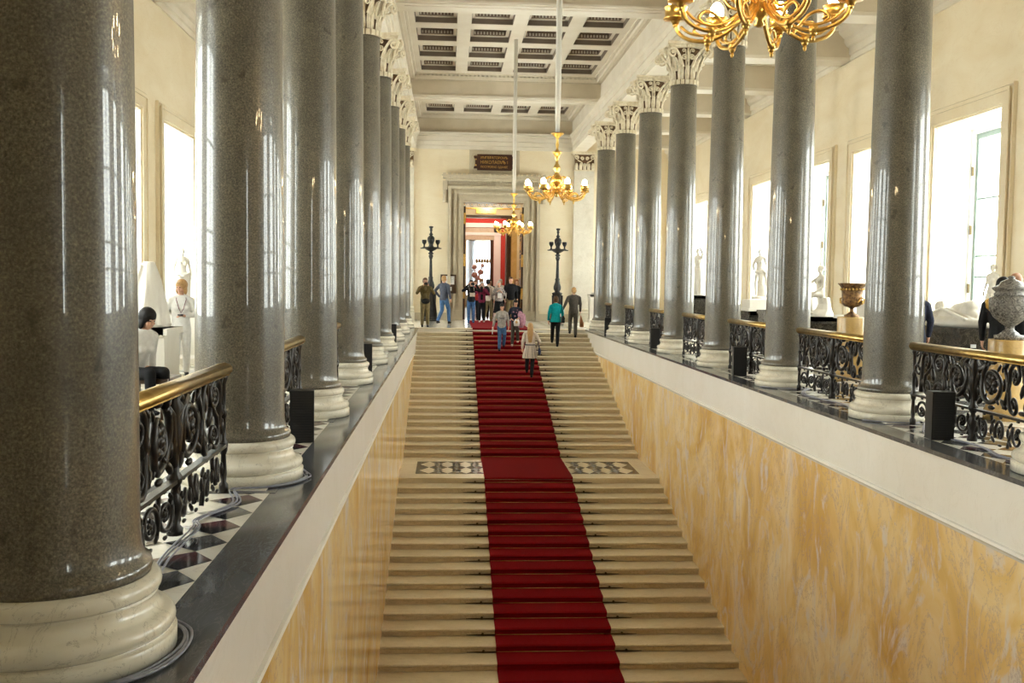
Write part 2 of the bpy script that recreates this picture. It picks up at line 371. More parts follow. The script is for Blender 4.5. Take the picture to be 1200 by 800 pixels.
def person(label, pos, h, rot, top, bottom, hair, shoes=None, arms=None, legs=None, lean=0, head_rot=(0, 0), fem=False, top_low=.86, flare=0, skirt=False,
           long_hair=False, sleeves=True, skin='a', cat='person', vox=.0095, hood=False, bald=False, open_front=None, group=None, hairvol=1.0):
    arms = {**DEF_ARM, **(arms or {})}; legs = legs or DEF_LEG
    s_ = h/1.75
    t = empty('person', pos, label, cat, group, rz=rot); t.scale = (s_, s_, s_)
    T = figure_parts(arms, legs, lean)
    b = MB(); hr = body_into(b, T, arms, legs, lean, head_rot, fem)
    legs_into(b, legs)
    for s in (-1, 1):
        a_ = Vector(legs[s][1]); b.ball(a_ + Vector((0, -.05, -.05)), .04, .8, 2.2, .6)
    ob('body', remeshed(b, 'body', SKIN[skin], vox), t)
    hc = T((0, -.012, 1.635))
    for s in (-1, 1):
        e = MB(); e.ball(hc + hr @ Vector((s*.030, -.083, .012)), .0085, 1.2, .5, .8, u=8, v=6); e.build('eye', EYE, t)
    # hair
    if not bald:
        b = MB(); P = lambda x, y, z: hc + hr @ Vector((x, y, z)); v = hairvol
        b.ball(P(0, .030, .045), .100*v, .90, .98, .92, u=16, v=10, rot=hr); b.ball(P(0, .05, -.01), .085*v, .92, .78, 1.05, u=14, v=8, rot=hr)
        b.ball(P(0, -.055, .082), .045, 1.35, .8, .6, rot=hr)
        for s in (-1, 1):
            b.ball(P(s*.068, .03, .01), .045*v, .6, 1.1, 1.3, rot=hr)
            if long_hair or fem: b.ball(P(s*.076, .02, -.05), .045*v, .55, 1.0, 1.5, rot=hr)
        if long_hair:
            b.loft([(P(0, .05, .03), .085, .06), (P(0, .075, -.10), .095, .055), (P(0, .10, -.25), .10, .045), (P(0, .10, -.42), .08, .035), (P(0, .10, -.52), .04, .02)], 12)
            for k in range(5): b.tube([P(-.06+.03*k, .11, -.05), P(-.065+.032*k, .135, -.28), P(-.05+.025*k, .13, -.5)], [.02, .02, .008], 6)
        ob('hair', remeshed(b, 'hair', hair, .010, 1), t)
    # top
    b = MB(); g = .018
    TL = [((0, .0, top_low), .165+flare, .125+flare*.8), ((0, .0, (top_low+1.0)/2+.0), .168+flare*.55, .125+flare*.45), ((0, 0, 1.02), .158, .118), ((0, -.005, 1.12), .150, .112), ((0, -.01, 1.24), .165 if fem else .182, .128), ((0, 0, 1.36), .165 if fem else .190, .118), ((0, .01, 1.44), .130, .085), ((0, .01, 1.50), .066, .062)]
    b.loft([(T(c) if c[2] > .94 else Vector(c), rx + .004, ry + .004) for c, rx, ry in TL], 22)
    sh = .172 if fem else .195
    for s in (-1, 1):
        limb(b, [T((s*.06, .01, 1.455)), T((s*sh*.96, .01, 1.395))], [.058, .070])
        e, w, d = arms[s]
        if sleeves:
            limb(b, [T((s*sh, .01, 1.39)), T(e)], [.068, .056]); limb(b, [T(e), T(Vector(e).lerp(Vector(w), .93))], [.055, .040])
        else:
            limb(b, [T((s*sh, .01, 1.39)), T(Vector((s*sh, .01, 1.39)).lerp(Vector(e), .7))], [.068, .060])
    if fem:
        for s in (-1, 1): b.ball(T((s*.07, -.088, 1.27)), .066, u=12, v=8)
    if hood: b.ball(T((0, .07, 1.47)), .10, 1.1, .7, .6)
    ob('jacket' if not fem else 'top', remeshed(b, 'top', top, .013, 2), t)
    if open_front is not None:
        b = MB(); b.loft([(T((0, -.118, .98)), .05, .012), (T((0, -.125, 1.2)), .055, .012), (T((0, -.115, 1.36)), .045, .012), (T((0, -.075, 1.46)), .03, .012)], 10); b.build('shirt_front', open_front, t)
    # bottoms
    b = MB()
    if skirt:
        b.loft([((0, 0, .42), .23, .19), ((0, 0, .7), .20, .16), ((0, 0, .93), .172, .128), ((0, 0, 1.0), .160, .12)], 20)
    else:
        b.loft([((0, 0, .84), .15, .115), ((0, 0, .93), .172, .125), ((0, 0, 1.0), .162, .12)], 18)
        for s in (-1, 1):
            k, a_ = legs[s]; k = Vector(k); a_ = Vector(a_)
            limb(b, [(s*.082, 0, .90), k], [.098, .073]); limb(b, [k, k.lerp(a_, .92)], [.072, .060])
    ob('skirt' if skirt else 'trousers', remeshed(b, 'trousers', bottom, .013, 2), t)
    for s in (-1, 1):
        a_ = Vector(legs[s][1]); b = MB()
        b.ball(a_ + Vector((0, .0, -.02)), .047, .9, 1.1, 1.0); b.ball(a_ + Vector((0, -.06, -.052)), .045, .95, 2.1, .78); b.ball(a_ + Vector((0, .02, -.06)), .042, .9, 1.1, .72)
        ob('shoe', remeshed(b, 'shoe', shoes or C_BLACK, .009, 1), t)
    return t, T, s_
C_BLACK = cloth('black_cloth', (.012, .012, .014)); C_NAVY = cloth('navy_cloth', (.025, .03, .055)); C_JEANS = cloth('blue_denim', (.07, .16, .32), (.04, .09, .2))
C_KHAKI = cloth('khaki_cloth', (.25, .20, .10)); C_OLIVE = cloth('olive_cloth', (.16, .12, .045)); C_GREY = cloth('light_grey_knit', (.42, .40, .38))
C_TEAL = cloth('teal_cloth', (.0, .34, .36), (.0, .22, .25)); C_BROWN = cloth('brown_grey_suit', (.095, .08, .065)); C_CREAM = cloth('cream_coat', (.62, .53, .45), (.50, .42, .34))
C_WHITE = cloth('white_linen', (.80, .78, .75), (.7, .68, .65)); C_PINK = cloth('pink_cloth', (.62, .33, .45)); C_WINE = cloth('wine_cloth', (.20, .02, .06)); C_SLATE = cloth('slate_blue_knit', (.085, .095, .13))
C_RED = cloth('red_top', (.5, .04, .04)); C_PATTERN = M('patterned_blouse', (.5, .45, .42), (.10, .08, .09), .8, scale=26)
H_BLACK = cloth('black_hair', (.012, .010, .010), None, .5); H_BROWN = cloth('brown_hair', (.12, .06, .025), None, .5); H_BLOND = cloth('blond_hair', (.50, .30, .13), (.33, .19, .08), .5, 30)
H_GREY = cloth('grey_hair', (.55, .52, .48), (.4, .38, .35), .6); H_AUB = cloth('auburn_hair', (.30, .12, .04), None, .5)
C_LEATHER = cloth('tan_leather', (.35, .14, .05), None, .45); C_DARKBAG = cloth('dark_blue_bag', (.02, .03, .08), None, .5)
def thing_on(name, label, cat, T, t, s_, pts_fn, mat, vox=None, parts=None, loc_local=(0, 0, 0)):
    """a held thing: built in the person's local frame, kept as an object of its own"""
    e = ob(name, None, None, None, label, cat); e.location = t.location; e.rotation_euler = t.rotation_euler; e.scale = t.scale
    b = MB(); pts_fn(b); b.build('body', mat, e)
    if parts:
        for pn, pf, pm in parts: q = MB(); pf(q); q.build(pn, pm, e)
    return e
def held_camera(T, t, s_, label, z=1.55, y=-.30):
    c = T((0, y, z))
    def f(b): b.obox(c, .13, .05, .085); b.obox(c + Vector((0, 0, .05)), .05, .04, .025)
    return thing_on('camera', label, 'camera', T, t, s_, f, C_BLACK, parts=[('lens', lambda q: q.tube([c + Vector((0, -.02, 0)), c + Vector((0, -.11, 0))], [.034, .038], 14), MT['speaker'])])
BACK = pi
# 1 photographer, olive clothes
p0 = onstair(497, 384.5); p0.y = 35.3; p0.x = -2.66; p0.z = 0
t, T, s_ = person('person in olive vest and khaki trousers photographing at the left end of the stair top', p0, 1.70, .12, C_OLIVE, C_KHAKI, H_BROWN, arms=CAMARM(), open_front=C_KHAKI, vox=.01)
held_camera(T, t, s_, 'black camera held up by the person in the olive vest')
thing_on('waist_bag', 'black bag hanging at the waist of the photographer in olive', 'bag', T, t, s_, lambda b: (b.ball((0, -.17, .93), .13, 1.2, .5, .75), b.tube([(-.16, -.05, 1.0), (-.1, -.14, .98), (.1, -.14, .98), (.16, -.05, 1.0)], .015, 6)), C_BLACK)
# 2 man in slate sweater and jeans
t, T, s_ = person('person in slate sweater and blue jeans walking past the candelabrum', Vector((-2.02, 38.4, 0)), 1.80, 2.6, C_SLATE, C_JEANS, H_BLOND, legs=WALK(.22), shoes=C_BLACK, arms={1: ((.34, .10, 1.2), (.22, -.06, .98), (-.5, -.4, -.5))})
# 3 woman in black, phone raised
t, T, s_ = person('person in black top and jeans with both arms raised taking a picture', Vector((-.97, 39.3, 0)), 1.66, .15, C_BLACK, C_JEANS, H_BLACK, fem=True, long_hair=True, arms={-1: ((-.36, -.10, 1.32), (-.17, -.24, 1.57), (.35, -.1, .6)), 1: ((.34, -.12, 1.32), (.14, -.25, 1.57), (-.35, -.1, .6))}, shoes=C_JEANS)
held_camera(T, t, s_, 'small camera held up by the person in black top and jeans', 1.60, -.33)
thing_on('shoulder_bag', 'pale printed pouch on the chest of the person in black top and jeans', 'bag', T, t, s_, lambda b: (b.obox((.02, -.17, 1.16), .20, .04, .15), b.tube([(-.08, -.15, 1.22), (-.1, -.05, 1.45), (0, .06, 1.5), (.1, -.05, 1.45), (.1, -.15, 1.22)], .01, 6)), C_CREAM)
# 4 woman in wine red and black vest
t, T, s_ = person('person in wine red top and black vest holding a camera to the face', Vector((-.53, 40.0, 0)), 1.60, -.1, C_WINE, C_BLACK, H_GREY, fem=True, arms=CAMARM(1.50), open_front=C_BLACK, shoes=C_CREAM)
held_camera(T, t, s_, 'black camera held by the grey-haired person in wine red', 1.50)
# 5 man in pale shirt and khaki trousers, back turned, rucksack
t, T, s_ = person('person in pale shirt and khaki trousers seen from behind in the doorway', Vector((-.25, 41.0, 0)), 1.70, 2.7, C_CREAM, C_KHAKI, H_BLACK, legs=WALK(.12), shoes=C_KHAKI)
thing_on('rucksack', 'black rucksack on the person in pale shirt', 'bag', T, t, s_, lambda b: (b.ball((0, .17, 1.28), .17, .9, .55, 1.2), b.tube([(-.13, .08, 1.44), (-.14, -.11, 1.35), (-.13, -.06, 1.1)], .018, 6), b.tube([(.13, .08, 1.44), (.14, -.11, 1.35), (.13, -.06, 1.1)], .018, 6)), C_BLACK)
# 6 woman in patterned blouse, dark trousers
t, T, s_ = person('person in patterned blouse and black skirt with white hair in the doorway', Vector((.13, 39.9, 0)), 1.62, .1, C_PATTERN, C_BLACK, H_GREY, fem=True, skirt=True, arms={-1: ((-.25, -.05, 1.18), (-.10, -.25, 1.32), (.4, -.2, .5)), 1: ((.25, -.05, 1.18), (.10, -.25, 1.28), (-.4, -.2, .5))})
thing_on('folded_guide', 'white folded paper held by the person in patterned blouse', 'paper', T, t, s_, lambda b: b.obox((.0, -.30, 1.16), .18, .02, .2), MT['paper'])
# 7 tall man in black jacket
person('tall person in black zipped jacket and khaki trousers standing in the doorway', Vector((.64, 40.6, 0)), 1.80, .15, C_BLACK, C_KHAKI, H_BROWN, shoes=C_BLACK)
# crowd behind
person('person with auburn hair behind the tall person in black jacket', Vector((.98, 42.3, 0)), 1.72, .4, C_BLACK, C_BLACK, H_AUB, fem=True, hairvol=1.15)
person('person with white hair in pale top behind the crowd in the doorway', Vector((.36, 43.0, 0)), 1.72, .1, C_WHITE, C_BLACK, H_GREY)
person('person in red top half hidden behind the photographers in the doorway', Vector((-.72, 42.6, 0)), 1.66, -.2, C_RED, C_BLACK, H_BROWN, fem=True)
person('person with dark hair and black top deep inside the doorway', Vector((-.05, 44.0, 0)), 1.70, .0, C_BLACK, C_BLACK, H_BLACK)
person('person with blond hair in cream top deep inside the doorway', Vector((-.42, 44.4, 0)), 1.74, .3, C_CREAM, C_NAVY, H_BLOND)
# 11 grey sweater descending
q = onstair(588, 409)
def on_step(px, py, dz=0):
    q = onstair(px, py); return Vector((q.x, q.y, q.z + dz + .015))
DOWN = {-1: ((-.09, -.12, .50), (-.10, -.16, .09)), 1: ((.09, -.14, .62), (.09, .10, .215))}
def place_foot(px, py, T0=-.16):
    """origin such that the leading (lower) foot lands at the pixel"""
    q = onstair(px, py); return Vector((q.x, q.y + .16, q.z + .016))
t, T, s_ = person('person in light grey sweater and blue jeans walking down the red carpet', place_foot(588, 412), 1.50, .05, C_GREY, C_JEANS, H_BLACK, fem=True, legs=DOWN, head_rot=(.35, 0), shoes=C_BLACK, arms={-1: ((-.28, .02, 1.16), (-.33, -.06, .92), (-.05, -.1, -1))})
b = MB(); b.bm.free(); b = MB()
for k in range(4):   # dark print on the sweater
    b.box(-.07+.038*k, -.045+.038*k, -.150, -.146, 1.20, 1.24)
b.build('sweater_print', C_SLATE, t)
thing_on('leaflet', 'white leaflet in the hand of the person in grey sweater', 'paper', T, t, s_, lambda b: b.obox((-.36, -.10, .76), .02, .10, .26, Matrix.Rotation(.2, 3, 'X')), MT['paper'])
# 12 navy top with pink jacket
t, T, s_ = person('person in navy top and brown trousers coming down with a pink jacket over one arm', place_foot(604, 408), 1.50, -.15, C_NAVY, C_BROWN, H_BLACK, fem=True, legs=DOWN, head_rot=(.45, .2), shoes=C_CREAM, arms={1: ((.27, -.02, 1.16), (.17, -.24, 1.08), (-.5, -.6, -.1)), -1: ((-.28, .02, 1.16), (-.16, -.20, 1.04), (.5, -.5, -.1))})
b = MB(); 
for (x, z, r) in ((-.06, 1.30, .035), (.05, 1.28, .03), (-.01, 1.15, .035), (.08, 1.38, .02)): b.ball((x, -.145, z), r, 1, .15, 1, u=8, v=5)
b.build('flower_print', C_PINK, t)
def pj(b):
    b.loft([((.22, -.16, .72), .09, .05), ((.24, -.18, .92), .13, .08), ((.24, -.15, 1.10), .13, .10), ((.20, -.10, 1.24), .12, .09), ((.16, -.05, 1.34), .05, .05)], 14)
    b.loft([((.33, -.10, .80), .05, .05), ((.34, -.10, 1.0), .07, .07), ((.30, -.05, 1.24), .07, .07)], 10)
thing_on('pink_jacket', 'pink jacket carried over the arm of the person in navy top', 'jacket', T, t, s_, pj, C_PINK)
thing_on('carrier_bag', 'white and yellow carrier bag held by the person in navy top', 'bag', T, t, s_, lambda b: b.loft([((.07, -.29, .78), .10, .05), ((.07, -.30, .92), .12, .06), ((.08, -.28, 1.04), .07, .04)], 12), C_WHITE, parts=[('print', lambda q: q.ball((.07, -.352, .93), .045, 1, .2, 1.2), MT['pedy'])])
# 13 long haired blond in cream coat ascending
UPL = {1: ((.09, -.14, .62), (.10, -.14, .215)), -1: ((-.08, -.02, .50), (-.06, .12, .09))}
def foot_up(px, py):
    q = onstair(px, py); return Vector((q.x, q.y + .10, q.z + .016))
t, T, s_ = person('person with long blond hair in cream coat climbing the right edge of the red carpet', foot_up(621, 445), 1.62, BACK-.1, C_CREAM, C_BLACK, H_BLOND, fem=True, long_hair=True, legs=UPL, top_low=.62, flare=.085, shoes=C_BLACK, arms={-1: ((-.31, .06, 1.15), (-.20, -.10, .98), (.3, -.6, -.3))})
b = MB(); b.loft([((0, 0, 1.04), .172, .132), ((0, 0, 1.075), .168, .128)], 20); b.build('coat_belt', C_SLATE, t)
b = MB()
for x in (-.12, -.06, .05, .11): b.tube([(x, .13, 1.02), (x*1.25, .165, .82), (x*1.5, .20, .63)], [.004, .006, .006], 5)
b.build('coat_pleat', C_SLATE, t)
thing_on('handbag', 'dark blue handbag on the arm of the person in cream coat', 'bag', T, t, s_, lambda b: (b.loft([((-.30, .05, .74), .045, .11), ((-.31, .05, .86), .05, .13), ((-.30, .05, .95), .035, .11)], 12), b.tube([(-.30, -.04, .94), (-.28, -.02, 1.2), (-.20, .0, 1.46), (-.24, .08, 1.2), (-.30, .12, .94)], .012, 6)), C_DARKBAG)
# 14 teal jacket
t, T, s_ = person('person in bright teal hooded jacket and black trousers climbing the bare steps', foot_up(651, 409), 1.64, BACK, C_TEAL, C_BLACK, H_BROWN, fem=True, legs=UPL, hood=True, flare=.03, hairvol=1.0)
thing_on('shoulder_bag', 'dark striped bag on the shoulder of the person in teal', 'bag', T, t, s_, lambda b: (b.loft([((-.25, .08, .84), .05, .12), ((-.26, .08, 1.0), .06, .13), ((-.25, .06, 1.08), .03, .1)], 12), b.tube([(-.25, -.02, 1.06), (-.20, -.04, 1.42), (-.2, .06, 1.45), (-.25, .14, 1.06)], .012, 6)), C_BLACK)
# 15 brown suit
t, T, s_ = person('person in brown-grey suit with short fair hair reaching the top of the bare steps', foot_up(672, 396), 1.68, BACK+.05, C_BROWN, C_BROWN, H_BLOND, legs=UPL, arms={1: ((.30, .06, 1.18), (.36, -.10, .98), (.2, -.6, -.3))})
thing_on('paper_bag', 'tan bag hanging from the hand of the person in brown suit', 'bag', T, t, s_, lambda b: (b.loft([((-.31, -.06, .36), .07, .05), ((-.31, -.06, .50), .08, .06), ((-.29, -.06, .62), .05, .04), ((-.27, -.06, .78), .012, .012)], 12)), C_LEATHER)
thing_on('white_jacket', 'white garment held in front by the person in brown suit', 'jacket', T, t, s_, lambda b: b.loft([((.42, -.16, .72), .03, .03), ((.38, -.15, .88), .07, .05), ((.33, -.12, 1.08), .05, .04)], 10), C_WHITE)
# 16 woman in white in the left aisle
t, T, s_ = person('person in white blouse and white trousers with curly fair hair in the left aisle', Vector((-6.05, 16.2, .0)), 1.53, .25, C_WHITE, C_WHITE, H_BLOND, fem=True, arms={1: ((.27, -.02, 1.15), (.07, -.22, 1.13), (-.8, -.3, .1)), -1: ((-.29, .05, 1.17), (-.31, .02, .92), (0, -.1, -1))}, head_rot=(.1, -.5), legs=WALK(.14), vox=.008, hairvol=1.2)
thing_on('phone', 'small black phone in the hand of the person in white', 'phone', T, t, s_, lambda b: b.obox((-.01, -.29, 1.15), .05, .11, .025, Matrix.Rotation(.5, 3, 'Z')), MT['speaker'])
thing_on('lanyard', 'thin red lanyard round the neck of the person in white', 'lanyard', T, t, s_, lambda b: b.tube([T(p) for p in ((-.07, .03, 1.50), (-.08, -.10, 1.42), (-.03, -.16, 1.25), (.0, -.17, 1.18), (.04, -.16, 1.25), (.09, -.10, 1.42), (.08, .03, 1.50))], .006, 6), C_WINE)
# 17 black-haired person sitting, left aisle
SIT = {s: ((s*.11, -.40, .93), (s*.12, -.42, .50)) for s in (-1, 1)}
t, T, s_ = person('person with black hair in cream top and black clothes sitting behind the left balustrade', Vector((-5.36, 11.55, -.30)), 1.55, 1.0, C_WHITE, C_BLACK, H_BLACK, legs=SIT, lean=.35, vox=.009, hairvol=1.2, fem=True)
# 18 brunette hidden behind first right column
t, T, s_ = person('long-haired brunette in navy mostly hidden behind the first whole right column', onx(1070, 430, 4.9)*1.0, 1.66, BACK, C_NAVY, C_NAVY, H_BROWN, fem=True, long_hair=True)
t.location.z = 0
# 19 two people behind the grey vase
person('dark-haired person in black behind the grey stone vase', Vector((5.34, 12.75, 0)), 1.72, 2.4, C_BLACK, C_BLACK, H_BLACK)
person('bald sunburnt person in black beside the window behind the grey vase', Vector((5.88, 13.40, 0)), 1.80, 2.0, C_BLACK, C_BLACK, H_BROWN, skin='b', bald=True)

# ================================================================== STATUES AND VASES
def statue(label, pos, h, rot, arms=None, legs=None, lean=0, head_rot=(0, 0), fem=True, drape=None, sit=False, vox=.014, base_r=.28):
    arms = {**DEF_ARM, **(arms or {})}; legs = legs or WALK(.1)
    s_ = h/1.75; t = empty('marble_statue', pos, label, 'statue', None, rz=rot); t.scale = (s_,)*3
    b = MB(); T = figure_parts(arms, legs); 
    hr = body_into(b, T, arms, legs, lean, head_rot, fem); legs_into(b, legs)
    hc = T((0, -.012, 1.635)); b.ball(hc + Vector((0, .045, .03)), .095, .95, .9, .9); b.ball(hc + Vector((0, .12, 0)), .045)
    for s in (-1, 1): a_ = Vector(legs[s][1]); b.ball(a_ + Vector((0, -.05, -.05)), .045, .8, 2.2, .7)
    if drape == 'skirt':
        b.loft([((0, 0, .03), .26, .22), ((0, 0, .3), .22, .19), ((0, 0, .7), .19, .16), ((0, 0, .98), .17, .13)], 20)
        for k in range(12):
            a_ = 2*pi*k/12; b.tube([(.24*cos(a_), .20*sin(a_), .03), (.20*cos(a_+.1), .17*sin(a_+.1), .45), (.16*cos(a_+.25), .12*sin(a_+.25), .95)], [.035, .03, .015], 6)
    elif drape == 'half':
        b.loft([((.05, .06, .03), .22, .12), ((.05, .06, .5), .16, .12), ((.02, .02, .92), .18, .13)], 16)
        b.tube([(-.16, -.10, .95), (0, -.15, .90), (.17, -.08, .98), (.22, .05, .7), (.22, .1, .1)], [.04, .05, .05, .06, .05], 8)
    elif drape == 'stump':
        b.lathe([(.10, .02), (.09, .4), (.075, .7)], (.2, .08, 0), 10)
    if sit: b.loft([((0, .0, .28), .34, .40), ((0, .02, .36), .32, .38), ((.03, .10, .5), .24, .22), ((.02, .12, .66), .20, .17), ((0, .10, .84), .19, .17)], 10)
    else: b.loft([((0, 0, -.05), base_r, base_r*.9), ((0, 0, .04), base_r, base_r*.9)], 20)
    ob('figure', remeshed(b, 'figure', MT['statue'], vox, 2), t)
    return t
def pedestal(pos, w, h, mat, label, top=MT['statue'], round_=False, group=None):
    t = empty('pedestal', pos, label, 'pedestal', group)
    b = MB()
    if round_:
        b.lathe([(w*.56, 0), (w*.56, .10), (w*.53, .13), (w*.5, .16), (w*.5, h-.02), (w*.49, h)], n=48)
        b.build('drum', mat, t)
    else:
        b.box(-w*.56, w*.56, -w*.56, w*.56, 0, .12); b.prism([(-w*.56, .12), (w*.56, .12), (w*.5, .18), (w*.5, h-.14), (w*.56, h-.09), (w*.56, h), (-w*.56, h), (-w*.56, h-.09), (-w*.5, h-.14), (-w*.5, .18)], 'x', -w*.5, w*.5)
        b.box(-w*.56, w*.56, -w*.56, w*.56, h-.09, h); b.build('block', mat, t)
    return t
# right aisle, from far to near
pedestal((6.2, 32.4, 0), .7, 1.25, MT['darkm'], 'dark stone pedestal under the draped statue with a raised arm')
statue('draped white marble statue with one arm raised against the far right windows', (6.2, 32.4, 1.27), 1.50, -.9, drape='skirt', arms={1: ((.28, -.1, 1.55), (.20, -.2, 1.80), (0, -.3, 1))})
pedestal((6.3, 26.15, 0), .75, .92, MT['darkm'], 'dark marble pedestal with small gilt mount under the standing statue')
b = MB(); b.box(-.36, .36, -.36, .36, 0, .30); b.box(-.40, .40, -.40, .40, 0, .07); b.build('statue_plinth', MT['statue'], loc=(6.3, 26.15, .925), label='low white block between the dark pedestal and the standing statue', cat='plinth')
statue('standing nude white marble statue with lowered arms before a window', (6.3, 26.15, 1.275), 1.28, -.7, drape='half', arms={-1: ((-.27, .0, 1.17), (-.16, -.16, .98), (.5, -.5, -.5))})
pedestal((6.3, 24.9, 0), .62, .98, MT['vase_grey'], 'speckled blue-grey stone block right of the dark pedestal')
pedestal((6.0, 21.0, 0), .70, .95, MT['darkm'], 'dark grey pedestal under the crouching statue')
CR = {s: ((s*.14, -.34, .72), (s*.12, -.20, .20)) for s in (-1, 1)}
statue('white marble figure seated on a rock leaning forward, before the window', (6.0, 21.0, .73), 1.30, -1.5, legs={-1: ((-.14, -.38, .88), (-.12, -.34, .44)), 1: ((.12, -.36, .95), (.14, -.30, .46))}, lean=.5, sit=True, arms={-1: ((-.28, -.24, 1.22), (-.20, -.48, 1.18), (.0, -1, .1)), 1: ((.28, -.05, 1.15), (.18, -.25, .98), (0, -.8, -.4))})
b = MB(); b.box(-.45, .45, -.9, .9, .84, .90); b.box(-.40, .40, -.85, .85, .74, .84)
tb_ = empty('console_table', (6.3, 18.95, 0), 'long brown wooden table with white marble top beside the bronze vase', 'table')
b.bm.free(); b = MB(); b.box(-.45, .45, -.9, .9, .96, 1.02); b.build('table_top', MT['statue'], tb_)
b = MB(); b.box(-.38, .38, -.82, .82, .86, .96); b.build('apron', MT['wood'], tb_)
for sx in (-1, 1):
    for sy in (-1, 1): b = MB(); b.lathe([(.05, 0), (.05, .06), (.03, .1), (.045, .5), (.05, .8), (.055, .86)], (sx*.33, sy*.77, 0), 12); b.build('leg', MT['wood'], tb_)
# bronze relief vase
pedestal((5.0, 16.85, 0), .46, 1.07, MT['pedy'], 'honey-coloured round marble pedestal under the bronze vase', round_=True)
t = empty('bronze_vase', (5.0, 16.85, 1.07), 'dark bronze campana vase with gilt relief on a honey marble pedestal', 'vase')
b = MB(); b.lathe([(.12, 0), (.125, .03), (.08, .05), (.035, .09), (.03, .14), (.05, .16), (.12, .18), (.165, .22), (.175, .26), (.165, .29), (.17, .40), (.185, .50), (.225, .55), (.24, .56), (.235, .575), (.21, .56), (.17, .5)], n=40, cap=False); b.build('bowl', MT['vase_brown'], t)
for k in range(2):
    b = MB(); a_ = -.9 + pi*k; R = Matrix.Rotation(a_, 3, 'Z')
    b.tube([R @ Vector(p) for p in ((.15, 0, .24), (.21, .02, .24), (.22, .0, .31), (.18, -.02, .33), (.165, -.06, .28), (.17, -.10, .25))], .014, 7); b.ball(R @ Vector((.185, 0, .25)), .04, .6, 1, 1); b.build('handle', MT['gilt'], t)
b = MB()
for k in range(20): a_ = 2*pi*k/20; b.ball((.183*cos(a_), .183*sin(a_), .47), .02, u=6, v=5)
b.build('gilt_band', MT['gilt'], t)
# grey stone vase
pedestal((4.90, 11.80, 0), .46, .97, MT['pedy'], 'honey marble drum under the grey stone vase', round_=True)
t = empty('stone_vase', (4.90, 11.80, .97), 'grey carved stone vase with lid and gilt handle on a honey marble drum', 'vase')
b = MB(); b.lathe([(.17, 0), (.17, .05), (.12, .06), (.10, .08), (.05, .12), (.055, .16), (.11, .20), (.19, .27), (.235, .36), (.245, .46), (.24, .50), (.21, .51), (.20, .52)], n=48); b.build('bowl', MT['vase_grey'], t)
b = MB(); b.lathe([(.18, .51), (.19, .55), (.17, .57), (.205, .60), (.215, .62), (.19, .635), (.135, .66), (.12, .69), (.06, .72), (.035, .73), (.045, .75), (.01, .77)], n=40); b.build('lid', MT['vase_grey'], t)
for k in range(2):
    b = MB(); a_ = RAD(-50) + pi*k; R = Matrix.Rotation(a_, 3, 'Z'); b.ball(R @ Vector((.235, 0, .42)), .07, .5, 1, 1.2); b.tube([R @ Vector(p) for p in ((.22, 0, .34), (.27, 0, .38), (.28, 0, .46), (.22, 0, .50))], .018, 8); b.build('handle', MT['gilt'], t)
# reclining marble on dark chest
t = empty('pedestal', (6.0, 15.05, 0), 'long dark brown marble block under the reclining white sculpture', 'pedestal')
b = MB(); b.box(-.42, .42, -.80, .80, 0, .98); b.box(-.46, .46, -.84, .84, .90, 1.0); b.box(-.46, .46, -.84, .84, 0, .12); b.build('block', MT['darkm'], t)
b = MB(); b.box(-.30, -.22, -.862, -.85, .72, .77); b.build('label', MT['paper'], t)
t = empty('reclining_sculpture', (6.0, 15.05, 1.005), 'white marble reclining draped figure on a mattress, on the dark chest-like block', 'sculpture')
b = MB(); b.loft([((0, 0, 0), .40, .78), ((0, 0, .04), .42, .80), ((0, 0, .10), .40, .78), ((0, 0, .13), .36, .74)], 24)
b.ball((-.05, .05, .16), .22, .9, 2.2, .6); b.ball((.0, -.30, .24), .20, .9, 1.0, .8); b.ball((-.02, .55, .14), .16, 1, 1.3, .6)
limb(b, [(.0, .1, .22), (-.05, -.22, .27), (-.05, -.55, .14)], [.13, .11, .07]); limb(b, [(.12, .1, .2), (.12, -.3, .22), (.1, -.62, .12)], [.12, .1, .06])
for k in range(6): b.tube([(-.3+.1*k, .6, .12), (-.28+.09*k, .1, .26), (-.26+.1*k, -.6, .12)], .03, 6)
head(b, (.0, .68, .28), Matrix.Rotation(-1.2, 3, 'X'))
ob('figure', remeshed(b, 'figure', MT['statue'], .015, 2), t)
# gilt console before the window, small statue by the window, bust
t = empty('gilt_console', (6.6, 17.1, 0), 'low gilt console table below the bright window on the right', 'table')
b = MB(); b.box(-.3, .3, -.6, .6, .80, .86); b.build('table_top', MT['statue'], t)
b = MB(); b.box(-.26, .26, -.55, .55, .70, .80)
for k in range(9): b.ball((0, -.5+.125*k, .70), .05, 5.2, .8, 1)
b.build('apron', MT['gilt'], t)
for sx in (-1, 1):
    for sy in (-1, 1): b = MB(); b.tube([(sx*.22, sy*.5, .70), (sx*.26, sy*.54, .45), (sx*.18, sy*.46, .2), (sx*.24, sy*.52, 0)], [.05, .05, .03, .04], 8); b.build('leg', MT['gilt'], t)
pedestal((6.85, 15.75, 0), .42, 1.0, MT['statue'], 'white pedestal by the right window, nearly lost in the glare')
statue('small pale marble statue standing in the glare of the right window', (6.85, 15.75, 1.03), .95, -1.2, drape='stump')
